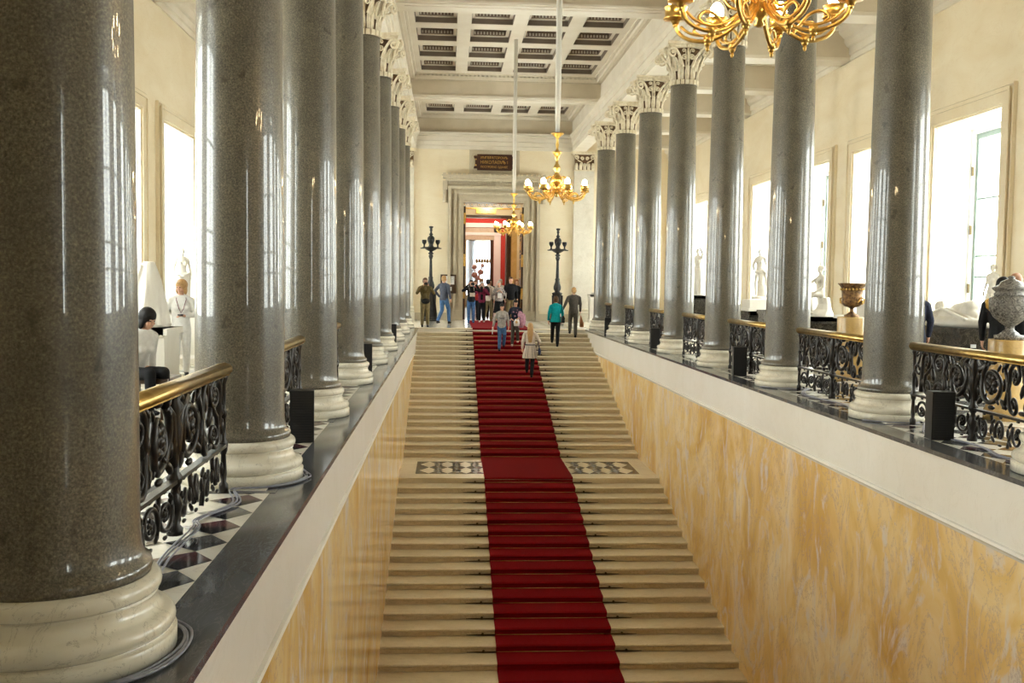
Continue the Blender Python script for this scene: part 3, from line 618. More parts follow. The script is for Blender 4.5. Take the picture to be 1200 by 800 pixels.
# bust in profile
pedestal((5.86, 18.05, 0), .40, 1.32, MT['statue'], 'white pedestal hidden behind the bronze vase and column')
t = empty('marble_bust', (5.86, 18.05, 1.32), 'pale marble bust in profile peeping past the first whole right column', 'bust', rz=-1.45)
b = MB(); b.lathe([(.11, 0), (.10, .04), (.05, .08), (.06, .12)], n=16); b.loft([((0, 0, .12), .10, .08), ((0, 0, .22), .20, .12), ((0, 0, .32), .22, .12), ((0, 0, .38), .12, .08), ((0, 0, .46), .07, .07)], 16)
head(b, (0, -.01, .60), Matrix.Rotation(0, 3, 'Z')*1.25); b.ball((0, .05, .66), .125)
ob('figure', remeshed(b, 'figure', MT['statue'], .010, 2), t)
# far landing statues
pedestal((4.15, 41.0, 0), .55, 1.15, MT['statue'], 'white pedestal beside the right pilaster at the far wall')
statue('slim white marble statue on a pedestal by the right far pilaster', (4.15, 41.0, 1.2), 1.35, .4, drape='stump', arms={-1: ((-.28, -.02, 1.5), (-.16, -.1, 1.74), (.3, 0, 1))})
pedestal((-4.35, 40.6, 0), .55, 1.0, MT['darkm'], 'dark pedestal glimpsed left of the far pilaster')
statue('white marble statue glimpsed at the far end of the left aisle', (-4.35, 40.6, 1.05), 1.35, .2, drape='half', arms={1: ((.30, -.05, 1.25), (.32, -.25, 1.45), (0, -.4, .8))})
# left aisle
pedestal((-6.75, 19.0, 0), .6, 1.05, MT['statue'], 'white pedestal before the left window')
statue('pale marble statue in the glare of the left window above the person in white', (-6.75, 19.0, 1.08), 1.05, .5, drape='half')
pedestal((-6.3, 15.1, 0), .8, .85, MT['statue'], 'white stone block behind the seated person in the left aisle')
t = empty('marble_group', (-6.3, 15.1, .86), 'white marble draped group beside the left window pier', 'sculpture')
b = MB(); b.loft([((0, 0, 0), .38, .36), ((0, 0, .3), .33, .3), ((.05, 0, .7), .2, .18), ((.08, 0, .95), .08, .08)], 18)
for k in range(9): a_ = k*.7; b.tube([(.36*cos(a_), .34*sin(a_), .02), (.26*cos(a_+.2), .24*sin(a_+.2), .5), (.1*cos(a_+.5), .1*sin(a_+.5), .9)], [.05, .04, .03], 6)
ob('figure', remeshed(b, 'figure', MT['statue'], .016, 2), t)
pedestal((-5.78, 12.4, 0), .36, 1.15, MT['black'], 'black pedestal behind the nearest left column')
t = empty('oval_basin', (-5.78, 12.4, 1.15), 'polished black oval vessel peeping past the nearest left column', 'vase')
b = MB(); b.lathe([(.08, 0), (.08, .03), (.035, .06), (.07, .12), (.12, .2), (.15, .30), (.13, .40), (.06, .48), (.02, .50)], n=32); b.build('vessel', MT['black'], t)
b = MB(); b.tube([(.165*cos(a_*.2618), 0, .30+.20*sin(a_*.2618)) for a_ in range(25)], .008, 6); b.build('rim', MT['statue'], t)
b = MB()
gt = empty('radiator_grille', (XL+.14, 20.6, 0), 'grey slatted radiator grille under the left window', 'radiator')
for k in range(9): b.box(0, .02, -1.0, 1.0, .1+.085*k, .15+.085*k)
b.build('slat_panel', MT['greym'], gt)
b = MB(); 
for y in (-1.0, 0, 1.0): b.box(-.02, .0, y-.03, y+.03, 0, .9)
b.build('frame', MT['greym'], gt)
bt = empty('bench', (-5.25, 11.65, 0), 'low bench under the seated black-haired person', 'bench')
b = MB(); b.box(-.3, .3, -.3, .3, .40, .455); b.build('seat', MT['wood'], bt)
for sx in (-1, 1):
    for sy in (-1, 1): b = MB(); b.box(sx*.25-.03, sx*.25+.03, sy*.25-.03, sy*.25+.03, 0, .40); b.build('leg', MT['wood'], bt)

t = empty('branching_ornament', (-.45, 50.5, -.2), 'pale beige branching ornament standing beyond the crowd in the red room', 'ornament')
b = MB(); b.lathe([(.22, 0), (.22, .1), (.1, .2), (.08, .8), (.14, .9), (.05, 1.0), (.04, 2.0)], n=14); b.build('stand', MT['statue'], t)
b = MB()
for (x, z, r) in ((-.12, 2.55, .13), (.28, 2.62, .10), (.18, 2.30, .14), (-.1, 2.15, .15), (.05, 2.0, .12)):
    b.ball((x, 0, z), r, 1, .8, 1); b.tube([(0, 0, 1.8), (x*.6, 0, z-.3), (x, 0, z)], .03, 6)
b.build('branches', MT['statue'], t)
# ================================================================== STRUCTURE
# --- gallery floors (kerb slab, inlay strip, aisle paving)
for sgn, side, xo in ((-1, 'left', XL), (1, 'right', XR)):
    b = MB()
    def bx(x0, x1, *r): b.box(min(sgn*x0, sgn*x1), max(sgn*x0, sgn*x1), *r)
    b.mi = 0; bx(KE+.01, abs(xo)+.05, -6, YW, -.42, -.03)           # bed
    b.mi = 1; bx(KE-.03, 3.16, -1, TOPY+.02, -.045, 0)                # dark kerb slab
    b.mi = 2; bx(3.16, abs(xo)+.05, -6, YW, -.03, -.004)
    # star and kite inlay
    y = .2; p = .39; k = 0
    z = 0.
    while y < TOPY - .3:
        tc, th = y, y + p
        q = lambda *pts: b.poly([(sgn*px_, py_, z) for px_, py_ in pts])
        cb = 4 if k % 2 == 0 else 1
        for u0, u1, u2 in ((3.16, 3.30, 3.54), (3.92, 3.78, 3.54)):
            b.mi = 3; q((u0, y), (u1, y - p*.49), (u2, y))
            b.mi = cb; q((u0, y), (u2, y), (u1, y + p*.49))
            b.mi = 2; q((u0, y), (u1, y + p*.49), (u0, y + p))
        y += p; k += 1
    # white slab with grey frame under each column
    for i in range(-1, 9):
        yc = Y0 + i*S; 
        b.mi = 1; bx(3.12, 3.97, yc-.60, yc+.60, -.02, .003)
        b.mi = 2; bx(3.20, 3.92, yc-.53, yc+.53, -.02, .006)
    # aisle paving: grey and white lozenges
    b.mi = 1; bx(3.92, 4.08, -6, YW, -.02, .001)
    b.mi = 2; bx(4.08, abs(xo), -6, YW, -.02, .001)
    y = -5.5; k = 0
    while y < YW-1:
        for j in range(4):
            xc = 4.5 + j*.82; b.mi = 1 if (k + j) % 2 else 5
            b.poly([(sgn*(xc-.38), y, .003), (sgn*xc, y-.38, .003), (sgn*(xc+.38), y, .003), (sgn*xc, y+.38, .003)])
        y += .82; k += 1
    struct('floor_' + side, b, [MT['band'], MT['kerb'], MT['white'], MT['black'], MT['redm'], MT['greym']])
b = MB(); b.mi = 0; b.box(-KE-.01, KE+.01, TOPY+.01, YW+.9, -.4, -.001)
b.mi = 1
for j in range(8):
    for k in range(9):
        xc = -2.5 + j*.72; yc = TOPY + .7 + k*.8; b.mi = 1 if (j+k) % 2 else 2
        b.poly([(xc-.3, yc, .001), (xc, yc-.3, .001), (xc+.3, yc, .001), (xc, yc+.3, .001)])
struct('floor_landing', b, [MT['white'], MT['kerb'], MT['greym']])
b = MB(); b.box(-KE-.3, KE+.3, -6, 11.6, GZ-.3, GZ); struct('floor_lower', b, [MT['greym']])
b = MB(); b.box(-KE-.3, KE+.3, -6, .7, -.4, 0); struct('floor_bridge', b, [MT['white']])

WB0, WT0 = .95, 4.58
# --- stair well side walls: white frieze with moulding, yellow marble below
for sgn, side in ((-1, 'left'), (1, 'right')):
    b = MB(); f = lambda pts: [(sgn*x, z) for x, z in pts]
    b.mi = 0
    b.prism(f([(KE+.3, -.04), (KE+.005, -.04), (KE+.005, -.60), (KE+.03, -.60), (KE+.03, -.625), (KE-.012, -.625), (KE-.02, -.65), (KE+.005, -.675), (KE+.02, -.70), (KE+.3, -.70)]), 'y', -.6, TOPY+.05)
    b.mi = 1; b.prism(f([(KE+.3, -.70), (KE+.028, -.70), (KE+.028, GZ), (KE+.3, GZ)]), 'y', -6, TOPY+.05)
    struct('wall_well_' + side, b, [MT['band'], MT['yellow']])
b = MB()
for x0, x1, z0, z1 in ((XL-1.2, 4.1, GZ, 9.2), (5.5, XR+1.2, GZ, 9.2), (4.1, 5.5, GZ, WB0), (4.1, 5.5, WT0, 9.2)): b.box(x0, x1, -6.98, -6, z0, z1)
struct('wall_behind', b, [MT['wallm']])

# --- window walls
WIN_Y = [Y0 + S*(i + .5) for i in range(0, 10)]
WIN_L = WIN_Y[:]
HW, WT, WB = 1.17, 4.58, .95
for sgn, side, xo in ((-1, 'left', XL), (1, 'right', XR)):
    ax = abs(xo); b = MB()
    def bx(x0, x1, *r): b.box(min(sgn*x0, sgn*x1), max(sgn*x0, sgn*x1), *r)
    b.mi = 0; T = .98
    bx(ax, ax+T, -6, YW+.1, -.4, WB); bx(ax, ax+T, -6, YW+.1, WT, 7.6)
    e = -6
    wins = WIN_L if sgn < 0 else WIN_Y
    for y in wins:
        bx(ax, ax+T, e, y-HW, WB, WT); e = y + HW
    bx(ax, ax+T, e, YW+.1, WB, WT)
    # crown moulding of the aisle
    b.mi = 1
    b.prism([(sgn*x, z) for x, z in [(ax+.02, 6.75), (ax-.04, 6.75), (ax-.04, 6.86), (ax-.08, 6.88), (ax-.08, 7.02), (ax-.14, 7.05), (ax-.20, 7.14), (ax-.20, 7.22), (ax-.32, 7.32), (ax-.36, 7.45), (ax-.36, 7.52), (ax+.02, 7.52)]], 'y', -6, YW)
    struct('wall_' + side, b, [MT['wallm'], MT['plaster_lt']])
    b = MB()
    bx(ax-.06, ax, -6, YW, 0, .28); bx(ax-.09, ax, -6, YW, 0, .20)
    struct('baseboard_' + side, b, [MT['doorm']])
    # window: marble surround, casement, glazing bars, panes, hinges
    def make_window():
        w = ob('window_1' if sgn > 0 else 'window_12', None); w['kind'] = 'structure'
        b = MB()
        def bb(x0, x1, *r): b.box(min(sgn*x0, sgn*x1), max(sgn*x0, sgn*x1), *r)
        for d0, d1, o0, o1 in ((.0, .05, 0, .36), (.05, .085, .05, .27), (.085, .11, .24, .30), (.05, .07, .33, .36)):
            for s2 in (-1, 1):
                ya, yb = sorted((s2*(HW+o0), s2*(HW+o1))); bb(-d1, -d0, ya, yb, WB-.1, WT+o1)
            bb(-d1, -d0, -HW-o0, HW+o0, WT+o0, WT+o1)
        b.build('surround', MT['wallm'], w)
        b = MB(); bb(-.16, .70, -HW-.4, HW+.4, WB-.07, WB); bb(-.10, 0, -HW-.36, HW+.36, WB-.16, WB-.07)
        b.build('sill', MT['white'], w)
        b = MB(); bb(-.001+.01, .70, -HW, -HW+.012, WB, WT); bb(.01, .70, HW-.012, HW, WB, WT); bb(.01, .70, -HW, HW, WT-.012, WT)
        b.build('reveal_lining', MT['wframe'], w)
        b = MB()
        for s2 in (-1, 1): ya, yb = sorted((s2*HW, s2*(HW-.09))); bb(.68, .78, ya, yb, WB, WT)
        bb(.68, .78, -HW, HW, WT-.10, WT); bb(.68, .78, -HW, HW, WB, WB+.10)
        b.build('casing', MT['wframe'], w)
        c = MB(); bc = lambda x0, x1, *r: c.box(min(sgn*x0, sgn*x1), max(sgn*x0, sgn*x1), *r)
        for s2 in (-1, 1):
            for a0, a1 in ((HW-.09, HW-.17), (.0, .06)):
                ya, yb = sorted((s2*a0, s2*a1)); bc(.74, .84, ya, yb, WB+.1, WT-.1)
        bc(.74, .84, -HW+.09, HW-.09, WT-.2, WT-.1); bc(.74, .84, -HW+.09, HW-.09, WB+.1, WB+.2)
        for z in (WB+.85, 2.19, 3.26): bc(.76, .81, -HW+.1, HW-.1, z-.02, z+.02)
        sash = c.build('sash', MT['green'], w)
        g = MB(); g.box(min(sgn*.785, sgn*.79), max(sgn*.785, sgn*.79), -HW+.12, HW-.12, WB+.15, WT-.15); g.build('pane', MT['glass'], sash)
        for s2 in (-1, 1):
            for z in (1.5, 2.6, 3.7):
                h = MB(); h.box(min(sgn*.66, sgn*.70), max(sgn*.66, sgn*.70), min(s2*(HW-.10), s2*(HW-.07)), max(s2*(HW-.10), s2*(HW-.07)), z, z+.17); h.build('hinge', MT['dbrass'], w)
        return w
    w0 = make_window(); index_kids()
    for n, y in enumerate(wins):
        if n == 0: w0.location = (xo, y, 0)
        else:
            c = copy_tree(w0, loc=(xo, y, 0)); c.name = 'window_%d' % (n + (1 if sgn > 0 else 12))
    if sgn > 0:
        c = copy_tree(w0, loc=(4.8, -6, 0), rz=-pi/2); c.name = 'window_30'; c.scale.y = .7/HW

# --- aisle ceilings with cross beams at the columns
for sgn, side, xo in ((-1, 'left', XL), (1, 'right', XR)):
    ax = abs(xo)
    b = MB(); b.box(min(sgn*3.90, sgn*(ax+1.0)), max(sgn*3.90, sgn*(ax+1.0)), -6, YW+.1, 7.5, 7.7)
    b.mi = 1
    for i in range(-1, 10):
        y = Y0 + i*S
        b.box(min(sgn*3.98, sgn*ax), max(sgn*3.98, sgn*ax), y-.33, y+.33, 6.82, 7.5)
        b.mi = 2
        b.box(min(sgn*3.98, sgn*ax), max(sgn*3.98, sgn*ax), y-.30, y+.30, 6.75, 6.825)
        b.box(min(sgn*3.98, sgn*ax), max(sgn*3.98, sgn*ax), y-.42, y+.42, 7.4, 7.5)
        b.mi = 1
    struct('ceiling_' + side, b, [MT['plaster_lt'], MT['plaster'], MT['plaster_lt']])

# --- entablature over the columns
BEAMS = [Y0 + S*i for i in (-1, 2, 5, 8)]
def ent(sgn):
    # outline (x, z) : architrave of three fascias, crown, plain frieze
    P = [(3.24, 7.05), (3.24, 7.20), (3.21, 7.21), (3.21, 7.40), (3.18, 7.41), (3.18, 7.58), (3.15, 7.60), (3.12, 7.64), (3.09, 7.66), (3.09, 7.72), (3.21, 7.73), (3.21, 8.62), (3.95, 8.62), (3.95, 7.5), (3.78, 7.48), (3.78, 7.05)]
    return [(sgn*x, z) for x, z in P]
for sgn, side in ((-1, 'left'), (1, 'right')):
    b = MB(); b.prism(ent(sgn), 'y', -6, YW)
    # soffit panels between the capitals
    struct('wall_entablature_' + side, b, [MT['plaster_lt']])
# --- coffered ceiling
b = MB(); b.mi = 0
bays = list(zip(BEAMS, BEAMS[1:])) + [(BEAMS[-1], YW + .34)]
bays.insert(0, (-6.34, BEAMS[0]))
XS = [(-2.81, -1.69), (-1.31, -.19), (.19, 1.31), (1.69, 2.81)]
for ya, yb in bays:
    y0, y1 = ya + .34, yb - .34
    L = y1 - y0
    n = max(1, int(round((L - .55)/2.11))); per = (L - .56)/n
    rows = [(y0 + .28 + per*k + .28, y0 + .28 + per*(k+1) - .28) for k in range(n)]
    zc = 8.5
    # rib grid
    b.mi = 0
    ys = [y0] + [v for r in rows for v in r] + [y1]
    for k in range(0, len(ys), 2): b.box(-3.21, 3.21, ys[k], ys[k+1], zc, zc+.5)
    xs = [-3.21] + [v for r in XS for v in r] + [3.21]
    for r in rows:
        b.mi = 0
        for k in range(0, len(xs), 2): b.box(xs[k], xs[k+1], r[0], r[1], zc, zc+.5)
        for xa, xb in XS:
            # sunken frames: dark wall, light ledge, ornament wall, deep panel
            b.mi = 1
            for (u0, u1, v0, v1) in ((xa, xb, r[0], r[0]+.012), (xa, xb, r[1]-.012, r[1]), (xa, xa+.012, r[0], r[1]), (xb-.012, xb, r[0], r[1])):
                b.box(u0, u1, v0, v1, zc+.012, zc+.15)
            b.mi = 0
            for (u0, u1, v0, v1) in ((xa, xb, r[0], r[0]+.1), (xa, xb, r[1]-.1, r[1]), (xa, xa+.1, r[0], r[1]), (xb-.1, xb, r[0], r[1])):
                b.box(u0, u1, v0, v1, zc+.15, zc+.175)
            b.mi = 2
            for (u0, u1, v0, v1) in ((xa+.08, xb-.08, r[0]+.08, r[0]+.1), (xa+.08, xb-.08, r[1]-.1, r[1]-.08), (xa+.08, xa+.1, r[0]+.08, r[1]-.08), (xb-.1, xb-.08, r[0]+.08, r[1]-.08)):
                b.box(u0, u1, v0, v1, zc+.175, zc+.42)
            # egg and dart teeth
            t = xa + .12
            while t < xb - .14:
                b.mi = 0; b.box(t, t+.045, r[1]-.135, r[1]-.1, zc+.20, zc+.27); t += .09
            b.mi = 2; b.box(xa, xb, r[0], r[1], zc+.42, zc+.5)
    # cornice with dentils
    b.mi = 0
    for (x0, x1, v0, v1) in ((-3.21, 3.21, y0, y0+.12), (-3.21, 3.21, y1-.12, y1), (-3.21, -3.05, y0, y1), (3.05, 3.21, y0, y1)):
        b.box(x0, x1, v0, v1, 8.31, 8.42)
    for (x0, x1, v0, v1) in ((-3.21, 3.21, y0, y0+.2), (-3.21, 3.21, y1-.2, y1), (-3.21, -2.98, y0, y1), (2.98, 3.21, y0, y1)):
        b.box(x0, x1, v0, v1, 8.455, 8.5)
    t = -2.98
    while t < 2.95:
        b.box(t, t+.07, y1-.17, y1, 8.41, 8.46); b.box(t, t+.07, y0, y0+.17, 8.41, 8.46); t += .14
    t = y0 + .2
    while t < y1 - .2:
        b.box(-3.21, -3.01, t, t+.07, 8.41, 8.46); b.box(3.01, 3.21, t, t+.07, 8.41, 8.46); t += .14
    b.mi = 3
    for (x0, x1, v0, v1) in ((-3.21, 3.21, y0, y0+.06), (-3.21, 3.21, y1-.06, y1), (-3.21, -3.14, y0, y1), (3.14, 3.21, y0, y1)):
        b.box(x0, x1, v0, v1, 8.285, 8.31)
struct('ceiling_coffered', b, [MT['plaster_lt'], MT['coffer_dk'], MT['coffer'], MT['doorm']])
# --- transverse beams
b = MB()
for y in BEAMS:
    b.mi = 0; b.box(-3.21, 3.21, y-.34, y+.34, 7.80, 8.55)
    b.mi = 1; b.box(-3.21, 3.21, y-.34, y+.34, 7.72, 7.80); b.box(-3.21, 3.21, y-.39, y+.39, 7.76, 7.81)
    b.mi = 1; b.box(-2.9, 2.9, y-.20, y+.20, 7.70, 7.725)
struct('ceiling_beams', b, [MT['plaster'], MT['plaster_lt']])

# --- far wall with portal
b = MB(); b.mi = 0
for x0, x1, z0, z1 in ((XL-1, -1.26, -.4, 9.2), (1.26, XR+1, -.4, 9.2), (-1.26, 1.26, 4.9, 9.2)):
    b.box(x0, x1, YW, YW+.75, z0, z1)
b.mi = 1   # entablature return
for y1, z0, z1 in ((.06, 7.05, 7.19), (.11, 7.2, 7.38), (.16, 7.39, 7.56), (.23, 7.57, 7.63), (.30, 7.64, 7.72)):
    b.box(-3.45, 3.45, YW-y1, YW+.01, z0, z1)
b.mi = 3; b.box(-3.21, 3.21, YW-.03, YW+.01, 7.74, 8.3)
b.mi = 4; b.box(-3.21, 3.21, YW-.05, YW, 7.722, 7.74)
# dado ledge
b.mi = 0
for x0, x1 in ((-7.4, -1.9), (1.9, 7.3)):
    b.box(x0, x1, YW-.05, YW+.01, 0, .80); b.mi = 0; b.box(x0, x1, YW-.09, YW+.01, .80, .86)
    b.mi = 2; b.box(x0, x1, YW-.09, YW+.01, 0, .30); b.mi = 0
struct('wall_far', b, [MT['wallm'], MT['plaster_lt'], MT['doorm'], MT['plaster'], MT['coffer_dk']])
# pilasters with flat capitals
for px_ in (-4.02, -3.72, 3.72, 4.02)[1:3]:
    s = -1 if px_ < 0 else 1
    t = ob('trim_1' if s < 0 else 'trim_2', None, loc=(s*3.74, YW, 0), kind='structure')
    b = MB(); b.box(-.42, .42, -.14, .01, .55, 6.25); b.build('pilaster_shaft', MT['white'], t)
    b = MB(); b.box(-.50, .50, -.2, .01, 0, .30); b.prism([(-.2, .30), (-.22, .36), (-.18, .42), (-.19, .50), (-.15, .55), (.01, .55), (.01, .30)], 'x', -.48, .48); b.build('pilaster_base', MT['basem'], t)
    b = MB(); b.mi = 1; b.box(-.40, .40, -.15, .01, 6.25, 6.95); b.mi = 0; b.box(-.55, .55, -.24, .01, 6.93, 7.05); b.box(-.44, .44, -.17, .01, 6.25, 6.30)
    for k in range(5):
        x = -.34 + .17*k
        b.tube([(x, -.15, 6.30), (x, -.17, 6.45), (x, -.22, 6.56), (x, -.24, 6.52)], [.07, .075, .05, .02], 6, flat=.5, up=(0, 1, 0))
    for sx in (-1, 1):
        for cx, cz, R in ((.33*sx, 6.80, .10), (.10*sx, 6.76, .075)):
            b.tube([(cx + R*(1-j/26)*cos(j*.5)*sx, -.18-.002*j, cz + R*(1-j/26)*sin(j*.5)) for j in range(22)], .022, 6)
        b.tube([(.05*sx, -.16, 6.45), (.12*sx, -.17, 6.6), (.3*sx, -.18, 6.7)], [.03, .03, .02], 6)
    b.build('pilaster_capital', [MT['capital'], MT['capbell']], t)
# portal: moulded surround, cornice, consoles
d = ob('door_1', None, loc=(0, YW, 0), kind='structure')
b = MB()
for a0, a1, dp in ((1.26, 1.90, .08), (1.36, 1.46, .13), (1.56, 1.66, .18), (1.78, 1.90, .27)):
    for s in (-1, 1): b.box(min(s*a0, s*a1), max(s*a0, s*a1), -dp, .0, 0, 4.9 + a1 - 1.26)
    b.box(-a0, a0, -dp, 0, 4.9 + a0 - 1.26, 4.9 + a1 - 1.26)
b.box(-1.26, -1.25, 0, .75, 0, 4.9); b.box(1.25, 1.26, 0, .75, 0, 4.9); b.box(-1.26, 1.26, 0, .75, 4.89, 4.9)
for s in (-1, 1): b.box(min(s*1.26, s*1.94), max(s*1.26, s*1.94), -.19, 0, 0, .42)
b.build('surround', MT['doorm'], d)
b = MB()
for w_, dp, z0, z1 in ((1.92, .12, 5.50, 5.62), (1.94, .16, 5.62, 5.66), (2.02, .26, 5.74, 5.84), (2.12, .34, 5.84, 5.94), (2.16, .36, 5.94, 5.98)):
    b.box(-w_, w_, -dp, 0, z0, z1)
x = -1.98
while x < 1.95: b.box(x, x+.05, -.23, 0, 5.66, 5.74); x += .1
b.box(-1.9, 1.9, -.14, 0, 5.64, 5.76)
b.build('cornice', MT['doorm'], d)
b = MB(); x = -2.06
while x < 2.1:
    b.box(x-.06, x+.06, -.36, -.30, 5.98, 6.05); x += .206
b.build('cresting', MT['doorm'], d)
for s in (-1, 1):
    b = MB(); xx = s*2.03
    b.box(xx-.10, xx+.10, -.24, 0, 5.38, 5.74)
    b.tube([(xx, -.12, 5.4), (xx, -.16, 5.2), (xx, -.10, 5.05), (xx, -.12, 4.92)], [.11, .09, .07, .1], 8, flat=.9)
    b.tube([(xx-.1, -.13+.09*cos(t), 4.94+.09*sin(t)) for t in [0]] + [(xx+.1, -.04, 4.94)], .08, 10)
    b.box(xx-.09, xx+.09, -.1, 0, 4.95, 5.4)
    b.build('console', MT['doorm'], d)
b = MB(); b.box(-1.04, 1.04, -.07, 0, 6.05, 7.04); b.box(-.92, .92, -.09, 0, 6.12, 6.97); b.build('inscription_panel', MT['doorm'], d)
# open door leaves in the thickness of the wall
for s in (-1, 1):
    b = MB(); b.mi = 0; x0, x1 = sorted((s*1.25, s*1.17)); b.box(x0, x1, .02, 1.15, .02, 4.72)
    lf = b.build('door_leaf', MT['wood'], d)
    g = MB()
    for za, zb in ((.25, 1.1), (1.3, 2.6), (2.8, 3.5), (3.7, 4.5)):
        xx = s*1.165; x0, x1 = sorted((xx, s*1.172))
        for u0, u1, w0, w1 in ((.15, 1.02, za, za+.04), (.15, 1.02, zb-.04, zb), (.15, .19, za, zb), (.98, 1.02, za, zb)): g.box(x0, x1, u0, u1, w0, w1)
        g.box(*sorted((s*1.15, s*1.17)), .42, .75, (za+zb)/2-.18, (za+zb)/2+.18)
    g.build('gilt_panel_moulding', MT['gilt'], lf)
    e = MB(); 
    for za, zb in ((.9, 1.35), (2.25, 2.75), (4.0, 4.45)): e.box(*sorted((s*1.16, s*1.25)), -.0, .02, za, zb)
    e.build('gilt_edge_plate', MT['gilt'], lf)
# --- rooms seen through the portal
b = MB()
# first room
b.mi = 0; b.box(-3.2, -3.0, YW+.75, 47, 0, 6.2); b.box(3.0, 3.2, YW+.75, 47, 0, 6.2); b.box(-3.2, 3.2, YW+.75, 47.0, 5.6, 5.8)
for x0, x1, z0, z1 in ((-3, -1.15, 0, 5.6), (1.30, 3, 0, 5.6), (-1.15, 1.3, 4.66, 5.6)): b.box(x0, x1, 47, 47.5, z0, z1)
struct('wall_room_one', b, [MT['wallm']])
b = MB(); b.mi = 0; b.box(-1.3, 1.45, 46.95, 47.0, 5.02, 5.30)
b.mi = 1; b.box(-1.3, 1.45, 46.93, 46.99, 4.96, 5.02)
x = -1.15
while x < 1.4:
    b.mi = 2; b.tube([(x+.09*cos(t), 46.94, 5.16+.09*sin(t)) for t in [q*.52 for q in range(12)]], .015, 5); b.mi = 1; b.ball((x, 46.94, 5.16), .03, u=6, v=4); x += .34
struct('trim_3', b, [MT['wframe'], MT['gilt'], MT['green']])
b = MB(); b.box(-.62, .30, 46.9, 46.98, 4.75, 4.95); struct('trim_4', b, [MT['gilt']])
# dark door frame and leaves of the second doorway
b = MB(); b.mi = 0
b.box(-1.15, 1.08, 46.9, 47.5, 4.56, 4.68)
b.box(.84, 1.04, 47.5, 48.6, 0, 4.56)
b.box(-1.18, -1.12, 46.98, 47.5, 0, 4.6)
struct('door_2', b, [MT['wood']])
b = MB(); b.box(1.04, 1.30, 46.98, 47.5, 0, 4.6); struct('trim_5', b, [MT['pedy']])
# red room
b = MB(); b.mi = 0
for x0, x1, z0, z1 in ((-4, -1.2, 0, 7), (.55, 4, 0, 7), (-1.2, .55, 3.95, 7)): b.box(x0, x1, 55, 55.4, z0, z1)
b.box(-4.2, -4, 47.5, 55, 0, 7); b.box(4, 4.2, 47.5, 55, 0, 7)
b.box(-4, -1.15, 47.5, 47.6, 0, 7); b.box(1.3, 4, 47.5, 47.6, 0, 7); b.box(-1.15, 1.3, 47.5, 47.6, 4.66, 7)
b.mi = 1; b.box(-4, 4, 47.5, 55, 7, 7.2)
b.mi = 2; b.box(.58, .95, 54.9, 55, 0, 4.75); b.box(-1.35, -1.1, 54.9, 55, 0, 4.75)
b.box(-1.4, 1.0, 54.82, 55, 4.55, 4.78); b.box(-1.35, .97, 54.86, 55, 4.12, 4.28)
b.mi = 3; b.box(-1.3, .95, 54.9, 55, 4.28, 4.55); b.box(-1.3, .6, 54.9, 55, 3.88, 4.12)
b.mi = 4; b.box(.40, .56, 54.95, 55.6, 0, 3.9)
struct('wall_red_room', b, [MT['red'], MT['plaster_lt'], MT['wframe'], MT['doorm'], MT['wood']])
b = MB(); b.box(-4, 4, YW+.75, 66, -.3, 0); struct('floor_rooms', b, [MT['wood']])
# last room with curtained window
b = MB(); b.mi = 0
for x0, x1, z0, z1 in ((-4, -.70, 0, 6), (.95, 4, 0, 6), (-.70, .95, 4.25, 6), (-.55, -.18, 0, 4.3), (-.7, .95, 0, .8)): b.box(x0, x1, 65, 65.4, z0, z1)
b.box(-4.2, -4, 55.4, 65, 0, 6); b.box(4, 4.2, 55.4, 65, 0, 6); b.box(-4, 4, 55.4, 65, 6, 6.2)
struct('wall_last_room', b, [MT['doorm']])
t = ob('window_40', None, kind='structure')
b = MB()
for u in (.36,): b.box(u-.03, u+.03, 64.74, 64.8, .8, 2.75)
b.box(-.2, .95, 65.1, 65.2, 2.1, 2.15); b.build('sash', MT['green'], t)
b = MB(); b.box(-.68, .93, 65.15, 65.16, .8, 4.25); b.build('pane', MT['glass'], t)
c = MB(); c.prism([(-.66 + .05*i, 64.85 + .035*(i % 2)) for i in range(32)] + [(.89 - .05*i, 64.88 + .035*(i % 2)) for i in range(32)], 'z', .9, 4.24)
c.build('curtain', MT['curtain'], label='sheer white curtain gathered over the window beyond the red room', cat='curtain')
c = MB()
for k in range(6): c.loft([((-.06+.17*k, 64.8, 2.78+.06*(k % 2)), .02, .02), ((-.06+.17*k, 64.8, 2.9), .085, .04), ((-.06+.17*k, 64.8, 3.05), .07, .04), ((-.06+.17*k, 64.8, 3.1), .01, .01)], 8)
c.build('curtain_fringe', MT['goldcloth'], label='row of gold tassels along the sheer curtain beyond the red room', cat='curtain fringe')
# ================================================================== STAIRS
st = empty('staircase', (0, TOPY, 0), 'wide pale marble staircase of two flights rising to the doorway', 'staircase')
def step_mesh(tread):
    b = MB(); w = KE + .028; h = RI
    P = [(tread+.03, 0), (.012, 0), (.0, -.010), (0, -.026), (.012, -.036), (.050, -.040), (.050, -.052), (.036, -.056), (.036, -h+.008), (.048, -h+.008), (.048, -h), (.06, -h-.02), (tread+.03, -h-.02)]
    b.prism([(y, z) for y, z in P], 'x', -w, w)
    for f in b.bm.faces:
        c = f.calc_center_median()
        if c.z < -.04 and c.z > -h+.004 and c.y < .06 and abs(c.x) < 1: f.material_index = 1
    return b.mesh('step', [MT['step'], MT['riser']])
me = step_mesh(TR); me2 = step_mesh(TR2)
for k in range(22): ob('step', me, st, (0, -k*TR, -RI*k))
b = MB(); y1 = TOPY - 21*TR + .04 - TOPY; y0 = LF - TOPY
b.box(-KE-.028, KE+.028, y0+.04, y1+.02, LZ-.16, LZ-.038); b.box(-KE-.028, KE+.028, y0, y1, LZ-.038, LZ)
land = b.build('landing', MT['step'], st)
